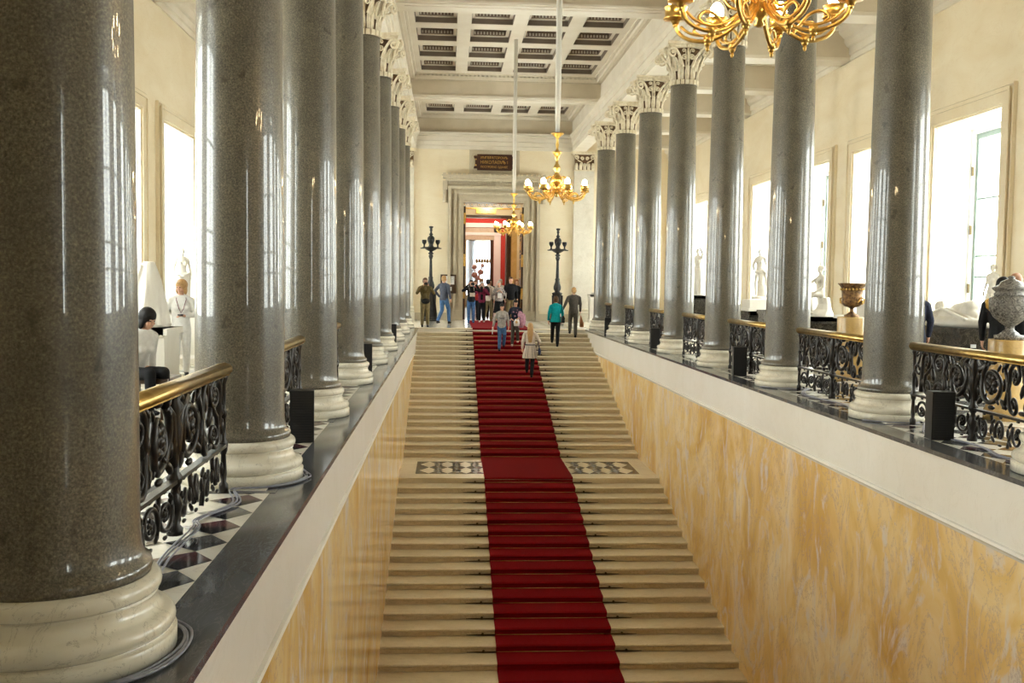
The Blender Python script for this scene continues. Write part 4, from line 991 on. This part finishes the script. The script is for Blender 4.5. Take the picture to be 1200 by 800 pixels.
for s in (-1, 1):
    b = MB(); x0, x1 = .96, 2.56; Y_0, Y_1 = 22.75-TOPY, 24.32-TOPY; z = LZ + .001
    X = lambda u: s*(x0 + u*(x1-x0)); V = lambda v: Y_0 + v*(Y_1-Y_0)
    b.mi = 0; b.box(min(X(0), X(1)), max(X(0), X(1)), Y_0, Y_1, LZ-.01, LZ+.0015)
    z = LZ + .003
    nx, ny = 3.6, 2
    dx = (x1-x0-.06)/nx; dy = (Y_1-Y_0-.06)/ny
    for i in range(4):
        for j in range(ny):
            cx = x1 - .03 - .62*dx - i*dx if True else 0; cy = Y_0 + .03 + dy*(j+.5)
            lo = max(cx - dx/2, x0+.01); hi = min(cx + dx/2, x1)
            b.mi = 1
            if lo < cx: b.poly([(s*cx, cy-dy/2, z), (s*hi, cy, z), (s*cx, cy+dy/2, z), (s*lo, cy, z)])
            b.mi = 2
            for (a_, c_) in ((cx-dx/2, cy-dy/2),):
                if a_ > x0+.15: b.poly([(s*a_, c_-.0, z), (s*(a_+dx/2-.1), c_+dy/2-.0, z), (s*a_, c_+dy-.0, z), (s*(a_-dx/2+.1), c_+dy/2, z)])
    b.build('inlay_panel', [MT['black'], MT['step'], MT['greym']], land)
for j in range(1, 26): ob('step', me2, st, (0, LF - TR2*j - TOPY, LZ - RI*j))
b = MB(); b.prism([(TOPY+.4, -.05), (TOPY+.4, -.30), (LF+2.5, LZ-.45), (LF, LZ-.45), (LF - 25*TR2, GZ-.2), (LF-25*TR2, GZ+.02), (LF-25*TR2+.2, GZ+.02), (LF+.1, LZ-.17), (LF+2.6, LZ-.17)], 'x', -KE, KE)
b.build('understructure', MT['step'], st, (0, -TOPY, 0))

# carpet: continuous runner over the steps
def runner_profile():
    P = [(41.9, .0)]
    for k in range(22):
        y = TOPY - TR*k; z = -RI*k; P += [(y + .02, z), (y - .006, z - .012), (y - .006, z - .05), (y + .022, z - .06), (y + .022, z - RI + .012)]
    P += [(LF + .02, LZ), (LF-.006, LZ-.012), (LF-.006, LZ-.05), (LF+.022, LZ-.06), (LF+.022, LZ-RI+.012)]
    for j in range(1, 26):
        y = LF - TR2*j; z = LZ - RI*j; P += [(y + .02, z), (y - .006, z - .012), (y - .006, z - .05), (y + .022, z - .06), (y + .022, z - RI + .012)]
    return P + [(LF - 25*TR2 - 1.5, GZ)]
P = runner_profile(); th = .014
b = MB(); w0, w1 = -1.02, .96
up_ = []
for i, (y, z) in enumerate(P):
    a_ = P[max(i-1, 0)]; c_ = P[min(i+1, len(P)-1)]
    d = Vector((c_[0]-a_[0], c_[1]-a_[1])).normalized(); nrm = Vector((d.y, -d.x))
    if nrm.y < -.2: nrm = -nrm
    if abs(nrm.y) <= .2 and nrm.x > 0: nrm = -nrm
    up_.append((y + nrm.x*th, z + nrm.y*th))
va = [b.bm.verts.new((w0, y, z+.001)) for y, z in P]; vb = [b.bm.verts.new((w0, y, z)) for y, z in up_]
vc = [b.bm.verts.new((w1, y, z)) for y, z in up_]; vd = [b.bm.verts.new((w1, y, z+.001)) for y, z in P]
for i in range(len(P)-1):
    for q in ((va, vb), (vb, vc), (vc, vd)):
        b.bm.faces.new((q[0][i], q[0][i+1], q[1][i+1], q[1][i]))
b.build('stair_carpet', MT['carpet'], label='long deep red carpet runner down the middle of the staircase', cat='carpet')

# carpet rods
rod0 = empty('stair_rod', (0, 0, 0), 'thin brass rod holding the red carpet at the foot of a riser', 'stair rod', 'brass rods across the stair carpet')
b = MB(); b.cone((-1.0, 0, 0), (.94, 0, 0), .0085, .0085, 8); b.build('rod', MT['brass'], rod0)
for s, e0, e1 in ((-1, -1.0, -1.50), (1, .94, 1.40)):
    b = MB(); b.tube([(e0, 0, -.003), (e0+(e1-e0)*.5, 0, -.003), (e1, .012, -.006)], [.014, .014, .005], 6)
    b.ball(((e0 + (e1-e0)*.45), .0, .014), .022, u=8, v=6); b.box(e0+(e1-e0)*.45-.02, e0+(e1-e0)*.45+.02, -.008, .02, -.016, .02)
    b.build('end_bracket', MT['dbrass'], rod0)
index_kids()
pos = [(TOPY - TR*k, -RI*(k+1)) for k in range(0, 22)] + [(LF - TR2*j, LZ - RI*(j+1)) for j in range(0, 14)]
for i, (y, z) in enumerate(pos):
    p_ = (0, y + .0, z + .026)
    if i == 0: rod0.location = p_
    else: copy_tree(rod0, loc=p_)

# ================================================================== COLUMNS
def shaft_mesh():
    b = MB(); prof = [(.385, ZB), (.392, ZB+.025), (.385, ZB+.05), (.362, ZB+.06), (.350, ZB+.10), (RB, ZB+.17)]
    H = HS - .06
    for i in range(1, 25):
        t = i/24; z = ZB + .17 + (H - ZB - .17)*t
        r = RB + (RT - RB)*(t**1.35)
        prof.append((r, z))
    prof += [(RT+.004, HS)]
    b.lathe(prof, n=72); return b.mesh('shaft', MT['granite'])
def base_mesh():
    b = MB(); P = [(.488, 0), (.490, .075), (.484, .08)]
    for i in range(9):
        a_ = -pi/2 + pi*i/8; P.append((.44 + .045*cos(a_), .125 + .043*sin(a_)))
    P += [(.432, .172), (.425, .176), (.412, .20), (.405, .222), (.412, .238), (.414, .244)]
    for i in range(9):
        a_ = -pi/2 + pi*i/8; P.append((.395 + .034*cos(a_), .284 + .038*sin(a_)))
    P += [(.39, ZB)]
    b.lathe(P, n=72); return b.mesh('base', MT['basem'])
def capital_mesh():
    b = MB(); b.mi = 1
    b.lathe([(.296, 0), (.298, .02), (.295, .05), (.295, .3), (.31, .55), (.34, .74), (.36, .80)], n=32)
    b.mi = 0
    for i in range(20):   # ring of small blocks
        a_ = 2*pi*i/20; R = Matrix.Rotation(a_, 3, 'Z')
        b.obox(R @ Vector((.315, 0, .055)), .045, .078, .10, R)
    def leaf(a_, z0, h, w, out, r0):
        w *= .78
        R = Matrix.Rotation(a_, 3, 'Z')
        prof = [(r0, z0), (r0+.015, z0+h*.35), (r0+.03, z0+h*.65), (r0+.03+out*.55, z0+h*.92), (r0+.03+out, z0+h), (r0+.03+out*1.15, z0+h*.9)]
        ws = [w*.8, w, w*.98, w*.8, w*.5, w*.2]
        for dd, ww in ((-1, .33), (0, .36), (1, .33)):
            b.tube([R @ Vector((x - abs(dd)*.012, dd*wq*.62, z)) for (x, z), wq in zip(prof, ws)], [max(.008, wq*ww) for wq in ws], 6, flat=.55, up=R @ Vector((1, 0, 0)))
    for i in range(12): leaf(2*pi*i/12, .11, .30, .078, .075, .305)
    for i in range(8): leaf(2*pi*(i+.5)/8, .12, .36, .07, .06, .312)
    for i in range(4):
        for dd in (-.26, .26): leaf(pi/4 + i*pi/2 + dd, .34, .30, .06, .06, .325)
        leaf(pi/4 + i*pi/2, .30, .30, .08, .10, .325)
    def volute(face, sgn, cx, cz, R, turns, tk, y):
        Rm = Matrix.Rotation(face*pi/2, 3, 'Z'); pts = []; rr = []
        # stalk rising from the leaves then curling
        x0 = .10*sgn if R > .07 else .03*sgn
        st_ = Vector((x0, 0, .38)); n = 26
        for j in range(5):
            t = j/5; e = Vector((cx - R*sgn*.95, 0, cz + R*.35)); p = st_.lerp(e, t); p.y = -(y*.82 + (y*1.0-y*.82)*t); p.z += .04*sin(pi*t); pts.append(p); rr.append(tk*(1.15-.2*t))
        for j in range(n):
            t = j/(n-1); a_ = pi*.88 - t*turns*2*pi; r_ = R*(1-.86*t)
            pts.append(Vector((cx + sgn*r_*cos(a_), -(y + .03*t), cz + r_*sin(a_)))); rr.append(tk*(1-.3*t))
        # turn towards the corner
        out = []
        for p in pts:
            f = abs(p.x)/.42
            q = Vector((p.x, p.y - .13*f*f, p.z)); out.append(Rm @ q)
        b.tube(out, rr, 7)
        ce = Rm @ Vector((cx, -(y+.03) - .13*(cx/.42)**2, cz)); b.ball(ce, R*.26, u=8, v=6)
    for f in range(4):
        for s in (-1, 1):
            volute(f, s, .385*s, .655, .125, 1.6, .030, .395)
            volute(f, s, .085*s, .585, .066, 1.4, .019, .355)
            volute(f, s, .10*s, .73, .048, 1.2, .014, .36)
        Rm = Matrix.Rotation(f*pi/2, 3, 'Z')
        b.ball(Rm @ Vector((0, -.385, .86)), .06, 1, .6, 1.1, u=10, v=6)
        b.tube([Rm @ Vector((0, -.36, .5)), Rm @ Vector((0, -.375, .8))], [.02, .03], 6)
    # abacus with hollow sides
    def ab(hw, hollow, z0, z1):
        pts = []
        for f in range(4):
            R2 = Matrix.Rotation(f*pi/2, 2)
            for t in (-1, -.9, -.6, -.3, 0, .3, .6, .9):
                q = R2 @ Vector((hw*t, -hw + hollow*(1 - t*t)))
                if abs(t) == 1: q = R2 @ Vector((hw*-.97, -hw))
                pts.append((q.x, q.y))
        b.prism(pts, 'z', z0, z1)
    ab(.47, .085, .80, .86); ab(.50, .09, .865, .93)
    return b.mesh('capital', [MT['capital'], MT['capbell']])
shm, bsm, cpm = shaft_mesh(), base_mesh(), capital_mesh()
LEFT = ['nearest the camera, cut by the picture edge', 'second from the camera', 'third from the camera', 'fourth from the camera', 'fifth from the camera', 'sixth from the camera', 'seventh from the camera', 'eighth from the camera', 'farthest, at the stair top']
for i in range(9):
    for s in (-1, 1):
        if s < 0: lab = 'grey granite column in the left row, ' + LEFT[i]
        else:
            if i < 1: continue
            lab = 'grey granite column in the right row, ' + ['', 'at the picture edge with only its foot showing', 'first whole one from the camera', 'second whole one', 'third whole one', 'fourth whole one', 'fifth whole one', 'sixth whole one', 'farthest, at the stair top'][i]
        c = empty('granite_column', (s*A, Y0 + S*i + (.2 if s > 0 and i == 1 else 0), .006), lab, 'column', 'granite columns along the stairs')
        c['kind'] = 'thing'
        ob('base', bsm, c); ob('shaft', shm, c, rz=random.random()*6); ob('capital', cpm, c, (0, 0, HS))

# ================================================================== BALUSTRADES
def spiral(cx, cz, R, turns, dirn, a0, n=30, tail=None, rin=.12):
    pts = []
    for j in range(n):
        t = j/(n-1); a_ = a0 + dirn*t*turns*2*pi; r_ = R*(1-(1-rin)*t); pts.append((cx + r_*cos(a_), cz + r_*sin(a_)))
    return (tail or []) + pts
def scroll_panel(hl):
    """upper and lower cast-iron scrollwork over half length hl on each side of the centre"""
    U = MB(); Lw = MB()
    def tb(b, pts, r, d=0):
        m = len(pts); rr = [r*(1-.35*i/m) for i in range(m)]
        b.tube([(d + .012*sin(i*.35), y, z) for i, (y, z) in enumerate(pts)], rr, 6, flat=1.0)
    def rosette(b, cy, cz, R, n=6):
        b.ball((0, cy, cz), R*.42, .9, 1, 1, u=8, v=6)
        for k in range(n):
            a_ = 2*pi*k/n + .3
            b.ball((0, cy + R*.68*cos(a_), cz + R*.68*sin(a_)), R*.38, .7, 1, 1, u=7, v=5)
    def leafs(b, pts):
        for (y, z, a_, l) in pts:
            R = Matrix.Rotation(a_, 3, 'X')
            for da, dl in ((-.5, .62), (0, 1), (.5, .62)):
                R2 = Matrix.Rotation(a_ + da, 3, 'X'); b.ball((.004*da, y, z), l*dl, .30, 1, .34, u=7, v=5, rot=R2)
    for s in (-1, 1):
        q = lambda P: [(s*y, z) for y, z in P]
        tb(U, q([(.05, .44), (.06, .60), (.10, .76)] + spiral(.37, .635, .225, 1.85, 1, pi*.66, 56)), .029)
        rosette(U, s*.37, .635, .105, 7)
        tb(U, q(spiral(.82, .755, .125, 1.6, -1, pi*.95, 34, [(.62, .42), (.66, .54), (.69, .66)])), .024)
        tb(U, q(spiral(.80, .475, .100, 1.5, 1, pi*1.05, 30, [(.60, .84), (.66, .72), (.69, .58)])), .022)
        rosette(U, s*.82, .755, .055, 5); rosette(U, s*.80, .475, .045, 5)
        tb(U, q(spiral(1.12, .755, .125, 1.6, 1, pi*.05, 34, [(1.24, .40), (1.26, .56), (1.25, .68)])), .023)
        tb(U, q(spiral(1.10, .475, .100, 1.5, -1, -pi*.05, 30, [(.95, .86), (.98, .70), (1.16, .6)])), .021)
        rosette(U, s*1.12, .755, .055, 5); rosette(U, s*1.10, .475, .045, 5)
        tb(U, q(spiral(1.35, .66, .075, 1.4, 1, pi*.9, 24, [(1.28, .40), (1.27, .55)])), .018)
        tb(U, q(spiral(1.36, .82, .045, 1.2, -1, pi*1.1, 20, [(1.44, .62), (1.34, .74)])), .014)
        leafs(U, [(s*.62, .82, s*.7, .085), (s*.61, .46, -s*.6, .085), (s*.16, .84, -s*.5, .08), (s*.14, .45, s*.6, .08), (s*.96, .62, s*1.2, .085), (s*.69, .63, 1.57, .075), (s*1.25, .85, s*.6, .06),
                  (s*.61, .645, 1.57, .07), (s*.37, .855, 0, .08), (s*.37, .405, 0, .07), (s*.97, .84, 0, .07), (s*.96, .41, 0, .07), (s*.50, .80, s*.9, .055), (s*.24, .50, s*.8, .055), (s*.48, .48, -s*.8, .055), (s*1.38, .50, 1.5, .07), (s*.10, .70, 1.5, .06), (s*.10, .55, 1.4, .06), (s*1.24, .5, 1.4, .06)])
        x = .085
        for k, dr in enumerate((1, -1, 1, -1)):
            cz = .19
            tb(Lw, q(spiral(x + .145, cz, .118, 1.6, dr, pi*.8*dr, 34, [(x-.03, cz - .14*dr), (x-.0, cz - .03*dr)])), .0175)
            rosette(Lw, s*(x+.145), cz, .048, 5)
            leafs(Lw, [(s*(x+.01), .27, s*.7, .05), (s*(x+.01), .10, -s*.7, .05), (s*(x+.30), .19, 1.57, .055), (s*(x+.15), .055, 0, .04), (s*(x+.15), .325, 0, .035)])
            x += .33
    return U.mesh('scrollwork', MT['iron']), Lw.mesh('lower_scrollwork', MT['iron'])
um, lm = scroll_panel(1.45)
b = MB(); prof = [(.05, .02), (.05, .06), (.03, .08), (.036, .16), (.052, .20), (.03, .26), (.022, .30), (.045, .34), (.05, .37), (.03, .40), (.028, .50), (.045, .56), (.052, .66), (.036, .74), (.06, .80), (.035, .84), (.05, .88)]
b.lathe(prof, n=12); cen = b.mesh('centre_baluster', MT['iron'])
b = MB(); prof = [(.035, .0), (.035, .06), (.02, .08), (.026, .14), (.018, .28), (.03, .31), (.034, .37), (.02, .40), (.019, .55), (.03, .58), (.018, .62), (.02, .80), (.032, .84), (.03, .88)]
b.lathe(prof, n=10); pst = b.mesh('end_post', MT['iron'])
hl = 1.365
b = MB(); P = []
for x, z in [(-.035, .875), (-.055, .885), (-.062, .905), (-.058, .93), (-.04, .947), (0, .957), (.04, .947), (.058, .93), (.062, .905), (.055, .885), (.035, .875)]: P.append((x, z))
b.prism(P, 'y', -hl, hl); b.box(-.045, .045, -hl, hl, .868, .876); hr = b.mesh('handrail', MT['brass'])
for f in hr.polygons: f.use_smooth = len(f.vertices) == 4 
b = MB(); b.box(-.028, .028, -1.36, 1.36, .338, .362); b.box(-.03, .03, -1.36, 1.36, .862, .870); mr = b.mesh('lower_rail', MT['iron'])
k = 0
for i in range(-1, 8):
    for s in (-1, 1):
        if s > 0 and i < 0: continue
        yc = Y0 + S*(i + .5)
        side = 'left' if s < 0 else 'right'
        names = {-1: 'closest to the camera, nearly hidden', 0: 'between the two nearest columns', 1: 'second bay from the camera', 2: 'third bay from the camera', 3: 'fourth bay from the camera', 4: 'fifth bay from the camera', 5: 'sixth bay from the camera', 6: 'seventh bay from the camera', 7: 'farthest bay by the stair top'}
        t = empty('balustrade', (s*3.50, yc - (.16 if i < 0 else 0), .0), 'black iron balustrade with brass rail, %s side, %s' % (side, names[i]), 'balustrade', 'balustrades between the columns')
        ob('handrail', hr, t); ob('lower_rail', mr, t); ob('scrollwork', um, t).scale.y = .915; ob('lower_scrollwork', lm, t).scale.y = .915; ob('centre_baluster', cen, t)
        for e in (-1, 1): ob('end_post', pst, t, (0, e*1.33, 0))

# ================================================================== SPEAKERS on the gallery kerb
b = MB(); b.box(-.115, .115, -.10, .10, 0, .50); bm_ = b.mesh('cabinet', MT['speaker'])
b = MB(); b.box(-.095, .095, -.003, .0, .02, .48)
for k in range(18): b.box(-.09, .09, -.006, -.003, .03+.025*k, .04+.025*k)
gm = b.mesh('grille', MT['speaker'])
SP = [(-1, 9.9, 'nearest black upright speaker box, left gallery kerb by the third column'), (-1, 17.4, 'black speaker box on the left gallery kerb, second from the camera'), (-1, 25.5, 'black speaker box far along the left gallery kerb'),
      (1, 10.2, 'nearest black upright speaker box on the right gallery kerb'), (1, 17.5, 'black speaker box on the right gallery kerb, second from the camera'), (1, 24.8, 'black speaker box on the right gallery kerb, third from the camera'), (1, 32.2, 'farthest black speaker box on the right gallery kerb')]
for s, y, l in SP:
    t = empty('speaker', (s*3.27, y, .004), l, 'speaker', 'black speaker boxes on the gallery kerbs', rz=-.12*s)
    ob('cabinet', bm_, t); ob('grille', gm, t, (0, -.10, 0))

# ================================================================== CABLES
def cable(pts, label, n=3):
    t = empty('cable_bundle', pts[0], label, 'cable')
    o = Vector(pts[0])
    P = [Vector(p) for p in pts]
    Q = []
    for i in range(len(P)-1):
        p0, p1, p2, p3 = P[max(i-1, 0)], P[i], P[i+1], P[min(i+2, len(P)-1)]
        for j in range(10):
            u = j/10; Q.append(.5*((2*p1) + (p2-p0)*u + (2*p0-5*p1+4*p2-p3)*u*u + (3*p1-p0-3*p2+p3)*u**3))
    Q.append(P[-1])
    for k in range(n):
        b = MB(); off = (k - (n-1)/2)*.02
        b.tube([(p.x - o.x + off*(1 + .5*sin(i*.23+k)), p.y - o.y + off*.6*cos(i*.17+k), p.z - o.z) for i, p in enumerate(Q)], .0065, 6)
        b.build('cable', MT['cable'], t)
def arc(cx, cy, r, a0, a1, n=7): return [(cx + r*cos(a0+(a1-a0)*i/(n-1)), cy + r*sin(a0+(a1-a0)*i/(n-1)), .014) for i in range(n)]
cable(arc(-A, Y0, .53, -1.9, .9) + [(-3.30, 5.0, .014), (-3.42, 5.6, .014), (-3.38, 6.2, .05), (-3.47, 6.6, .014), (-3.33, 7.1, .014)] + arc(-A, Y0+S, .525, -1.45, -.0, 5), 'grey cables curving round the foot of the nearest left column to the next')
cable(arc(-A, Y0+S, .52, .1, .9, 4) + [(-3.42, 8.9, .014), (-3.4, 9.7, .014)], 'grey cables from the second left column towards the speaker box')
cable(arc(A, Y0+2*S, .525, -2.6, -1.2, 5) + [(3.5, 11.0, .014), (3.33, 10.5, .014), (3.42, 9.7, .014), (3.30, 9.1, .014), (3.4, 8.8, .014)], 'grey cables on the right kerb past the nearest speaker box')
cable(arc(A, Y0+3*S, .525, -2.7, -1.2, 5) + [(3.42, 14.7, .014), (3.3, 14.1, .014), (3.42, 13.2, .014), (3.32, 12.6, .014)], 'grey cables on the right kerb between the first two whole columns')

# ================================================================== CHANDELIERS
def chandelier(y, label, rodtop, zb=3.02):
    t = empty('chandelier', (0, y, zb), label, 'chandelier', 'gilt chandeliers hanging over the stairs')
    b = MB(); b.lathe([(.036, 1.12), (.048, 1.6), (.054, rodtop-zb)], n=12); b.build('rod_sleeve', MT['sleeve'], t, label='white sleeve round the hanging rod')
    b = MB()
    b.lathe([(.01, .02), (.035, .035), (.02, .06), (.05, .09), (.06, .12), (.03, .15), (.03, .20), (.075, .25), (.10, .30), (.085, .36), (.04, .42), (.035, .46), (.06, .50), (.055, .55), (.025, .60), (.02, .66), (.045, .72), (.05, .74), (.08, .78), (.085, .80), (.03, .82), (.02, .86), (.03, .92), (.018, 1.0), (.03, 1.04), (.06, 1.07), (.11, 1.10), (.115, 1.12), (.04, 1.13)], n=16)
    b.build('stem', MT['gilt'], t)
    am = MB()
    P = [(.05, 0, .16), (.10, 0, .09), (.20, 0, .01), (.32, 0, -.03), (.44, 0, -.01), (.51, 0, .04), (.53, 0, .10)]
    am.tube(smooth(P), .0125, 8)
    am.tube(smooth([(x*.93+.02, 0, z+.035) for x, y_, z in P[1:-1]]), .009, 7)
    am.tube(smooth([(.06, 0, .34), (.13, 0, .37), (.20, 0, .33), (.23, 0, .25), (.19, 0, .17), (.12, 0, .14), (.09, 0, .19), (.12, 0, .23), (.15, 0, .21)]), .010, 8)
    am.tube(smooth([(.23, 0, .0), (.30, 0, .07), (.37, 0, .08), (.41, 0, .04), (.38, 0, .015)]), .010, 7)
    am.ball((.32, 0, -.045), .022, u=8, v=6); am.ball((.32, 0, -.075), .012, 1, 1, 1.8, u=8, v=6); am.ball((.53, 0, .085), .018, u=8, v=6)
    am.cone((.32, 0, -.045), (.32, 0, -.005), .024, .028, 8)
    arm = am.mesh('arm', MT['gilt'])
    cm = MB(); cm.lathe([(.018, 0), (.026, .018), (.030, .025), (.074, .032), (.078, .037), (.074, .045), (.068, .05), (.068, .10), (.073, .105), (.073, .11), (.055, .11)], n=20); cup = cm.mesh('candle_cup', MT['gilt'])
    bu = MB(); bu.lathe([(.018, 0), (.036, .02), (.046, .06), (.038, .10), (.018, .125), (.002, .13)], n=12); bulb = bu.mesh('bulb', MT['bulb'])
    for k in range(8):
        a_ = RAD(14 + 45*k)
        o = ob('arm', arm, t, (0, 0, 0), rz=a_)
        ob('candle_cup', cup, o, (.53, 0, .09)); ob('bulb', bulb, o, (.53, 0, .175))
    l = bpy.data.lights.new('chandelier_light', 'POINT'); l.energy = 55; l.color = (1, .70, .38); l.shadow_soft_size = .05
    lo = bpy.data.objects.new('chandelier_light', l); COL.objects.link(lo); lo.location = (0, y, zb + .55)
chandelier(6.12, 'large gilt chandelier closest to the camera, cut off by the top edge', 8.5, 3.11)
chandelier(17.64, 'lit gilt chandelier on a white rod, middle one of three', 8.5, 3.05)
chandelier(29.25, 'farthest small lit gilt chandelier hanging before the doorway', 8.5)

# ================================================================== CANDELABRA by the door
def candelabrum(x, label):
    t = empty('standing_candelabrum', (x, 41.0, 0), label, 'candelabrum', 'bronze candelabra beside the doorway')
    b = MB(); b.lathe([(.30, 0), (.30, .12), (.27, .16), (.26, .2), (.20, .9), (.17, 1.05), (.19, 1.12), (.22, 1.18), (.16, 1.22)], n=3 if False else 6, smooth=False)
    b.lathe([(.34, 0), (.34, .05), (.3, .07)], n=6, smooth=False)
    for k in range(3):
        a_ = 2*pi*k/3 + pi/2; b.tube([(.26*cos(a_), .26*sin(a_), .2), (.22*cos(a_), .22*sin(a_), .7), (.21*cos(a_), .21*sin(a_), 1.1)], [.05, .03, .05], 8)
    b.build('pedestal', MT['bronze'], t)
    b = MB(); b.lathe([(.14, 1.2), (.10, 1.26), (.15, 1.34), (.155, 1.45), (.10, 1.62), (.085, 1.7), (.10, 1.74), (.07, 1.8), (.055, 2.3), (.05, 2.5), (.07, 2.52), (.075, 2.56), (.10, 2.62), (.06, 2.66), (.12, 2.72), (.07, 2.76), (.06, 2.80), (.16, 2.84), (.25, 2.90), (.34, 2.935), (.36, 2.95), (.34, 2.97), (.12, 2.98), (.08, 3.05), (.10, 3.12), (.14, 3.22), (.145, 3.34), (.10, 3.40), (.05, 3.44), (.09, 3.48), (.05, 3.52), (.035, 3.58), (.06, 3.66), (.04, 3.70), (.085, 3.76), (.085, 3.80), (.02, 3.81)], n=20)
    b.build('shaft', MT['bronze'], t)
    b = MB(); 
    b.box(-.42, .42, -.03, .03, 2.90, 2.94); b.build('cross_arm', MT['bronze'], t)
    cm = MB(); cm.lathe([(.05, 0), (.035, .05), (.03, .10), (.05, .14), (.085, .19), (.095, .24), (.09, .30), (.07, .31)], n=14); cup = cm.mesh('candle_cup', MT['bronze'])
    for k in range(4): ob('candle_cup', cup, t, (.27*cos(pi*k/2), .27*sin(pi*k/2), 2.95))
candelabrum(-2.57, 'tall dark bronze candelabrum on the left of the doorway')
candelabrum(2.56, 'tall dark bronze candelabrum on the right of the doorway')

# ================================================================== SIGN and NOTICE BOARD
t = empty('inscription_plaque', (0, YW-.10, 6.53), 'dark brown plaque with three lines of gold lettering above the doorway', 'plaque')
b = MB(); b.box(-.72, .72, -.035, .005, -.33, .33)
for s in (-1, 1): b.prism([(s*.71, -.26), (s*.86, -.26), (s*.86, -.20), (s*.80, -.12), (s*.80, .12), (s*.86, .20), (s*.86, .26), (s*.71, .26)], 'y', -.03, .005)
b.build('plate', MT['signm'], t)
b = MB()
for s in (-1, 1):
    for z in (-.12, .12): b.ball((s*.775, -.035, z), .035, 1, .4, 1, u=10, v=6)
b.build('stud', MT['gilt'], t)
for txt, z, sz in (('ИМПЕРАТОРОМЪ', .185, .135), ('НИКОЛАЕМЪ I', .0, .185), ('ПОСТРОЕНО ЗДАНІЕ', -.19, .115)):
    cu = bpy.data.curves.new('lettering', 'FONT'); cu.body = txt; cu.size = sz; cu.align_x = 'CENTER'; cu.align_y = 'CENTER'; cu.extrude = .006
    tmp = bpy.data.objects.new('tmp', cu); COL.objects.link(tmp)
    dg = bpy.context.evaluated_depsgraph_get(); me = bpy.data.meshes.new_from_object(tmp.evaluated_get(dg)); bpy.data.objects.remove(tmp)
    me.materials.clear(); me.materials.append(MT['gilt'])
    w_ = max(v.co.x for v in me.vertices) - min(v.co.x for v in me.vertices)
    o = ob('lettering', me, t, (-.02, -.04, z)); o.rotation_euler.x = pi/2; o.scale.x = min(1.25, 1.12/w_)
t = empty('notice_board', (-1.86, YW-.20, 1.5), 'brown framed board with white notice sheets beside the doorway', 'notice board')
b = MB(); b.box(-.30, .30, 0, .03, -.38, .38); b.build('backing', MT['wood'], t)
b = MB()
for q in ((-.32, .32, .34, .39), (-.32, .32, -.39, -.34), (-.32, -.28, -.39, .39), (.28, .32, -.39, .39), (-.28, .28, -.075, -.045)): b.box(q[0], q[1], -.03, .03, q[2], q[3])
b.build('frame', MT['wood'], t)
b = MB(); b.box(-.25, .25, -.005, 0, -.02, .32); b.build('sheet', MT['paper'], t)
b = MB(); b.box(.02, .14, -.005, 0, -.28, -.12); b.build('sheet', MT['paper'], t)
b = MB()
for k in range(9): b.box(-.2, .2 - .05*(k % 3), -.007, -.005, .27-.03*k, .278-.03*k)
b.build('printed_lines', MT['greym'], t)
# ================================================================== LIGHT
w = bpy.data.worlds.new('world'); sc.world = w; w.use_nodes = True
bg = w.node_tree.nodes['Background']; bg.inputs[0].default_value = (1.0, .975, .945, 1); bg.inputs[1].default_value = SKY
for sgn, xo in ((-1, XL), (1, XR)):
    for y in (WIN_L if sgn < 0 else WIN_Y):
        l = bpy.data.lights.new('window_portal', 'AREA'); l.shape = 'RECTANGLE'; l.size = 2*HW; l.size_y = WT - WB
        l.cycles.is_portal = True
        o = bpy.data.objects.new('window_portal', l); COL.objects.link(o); o.location = (xo + sgn*.95, y, (WT+WB)/2)
        d = Vector((-sgn, 0, 0)); o.rotation_euler = d.to_track_quat('-Z', 'Z').to_euler()
l = bpy.data.lights.new('window_portal', 'AREA'); l.shape = 'RECTANGLE'; l.size = 1.4; l.size_y = WT - WB; l.cycles.is_portal = True
o = bpy.data.objects.new('window_portal', l); COL.objects.link(o); o.location = (4.8, -6.95, (WT+WB)/2); o.rotation_euler = Vector((0, 1, 0)).to_track_quat('-Z', 'Z').to_euler()
l = bpy.data.lights.new('window_portal', 'AREA'); l.shape = 'RECTANGLE'; l.size = 1.6; l.size_y = 3.4; l.cycles.is_portal = True
o = bpy.data.objects.new('window_portal', l); COL.objects.link(o); o.location = (.1, 65.3, 2.5); o.rotation_euler = Vector((0, -1, 0)).to_track_quat('-Z', 'Z').to_euler()
for loc, e in (((0, 51.5, 5.6), 190), ((0, 44.6, 5.35), 45), ((0, 60, 5), 90)):  # unseen fill lights added to brighten the rooms beyond the portal
    l = bpy.data.lights.new('room_fill', 'POINT'); l.energy = e; l.color = (1, .86, .66); l.shadow_soft_size = .15
    o = bpy.data.objects.new('room_fill', l); COL.objects.link(o); o.location = loc
c = sc.cycles
c.max_bounces = 10; c.diffuse_bounces = 5; c.glossy_bounces = 5; c.transparent_max_bounces = 12; c.transmission_bounces = 4
c.sample_clamp_indirect = 6; c.caustics_reflective = False; c.caustics_refractive = False
c.use_denoising = True
try: c.denoiser = 'OPENIMAGEDENOISE'
except Exception: pass
vs = sc.view_settings; vs.view_transform = 'Standard'; vs.look = 'None'; vs.gamma = 1; vs.use_curve_mapping = False; vs.exposure = EXPO
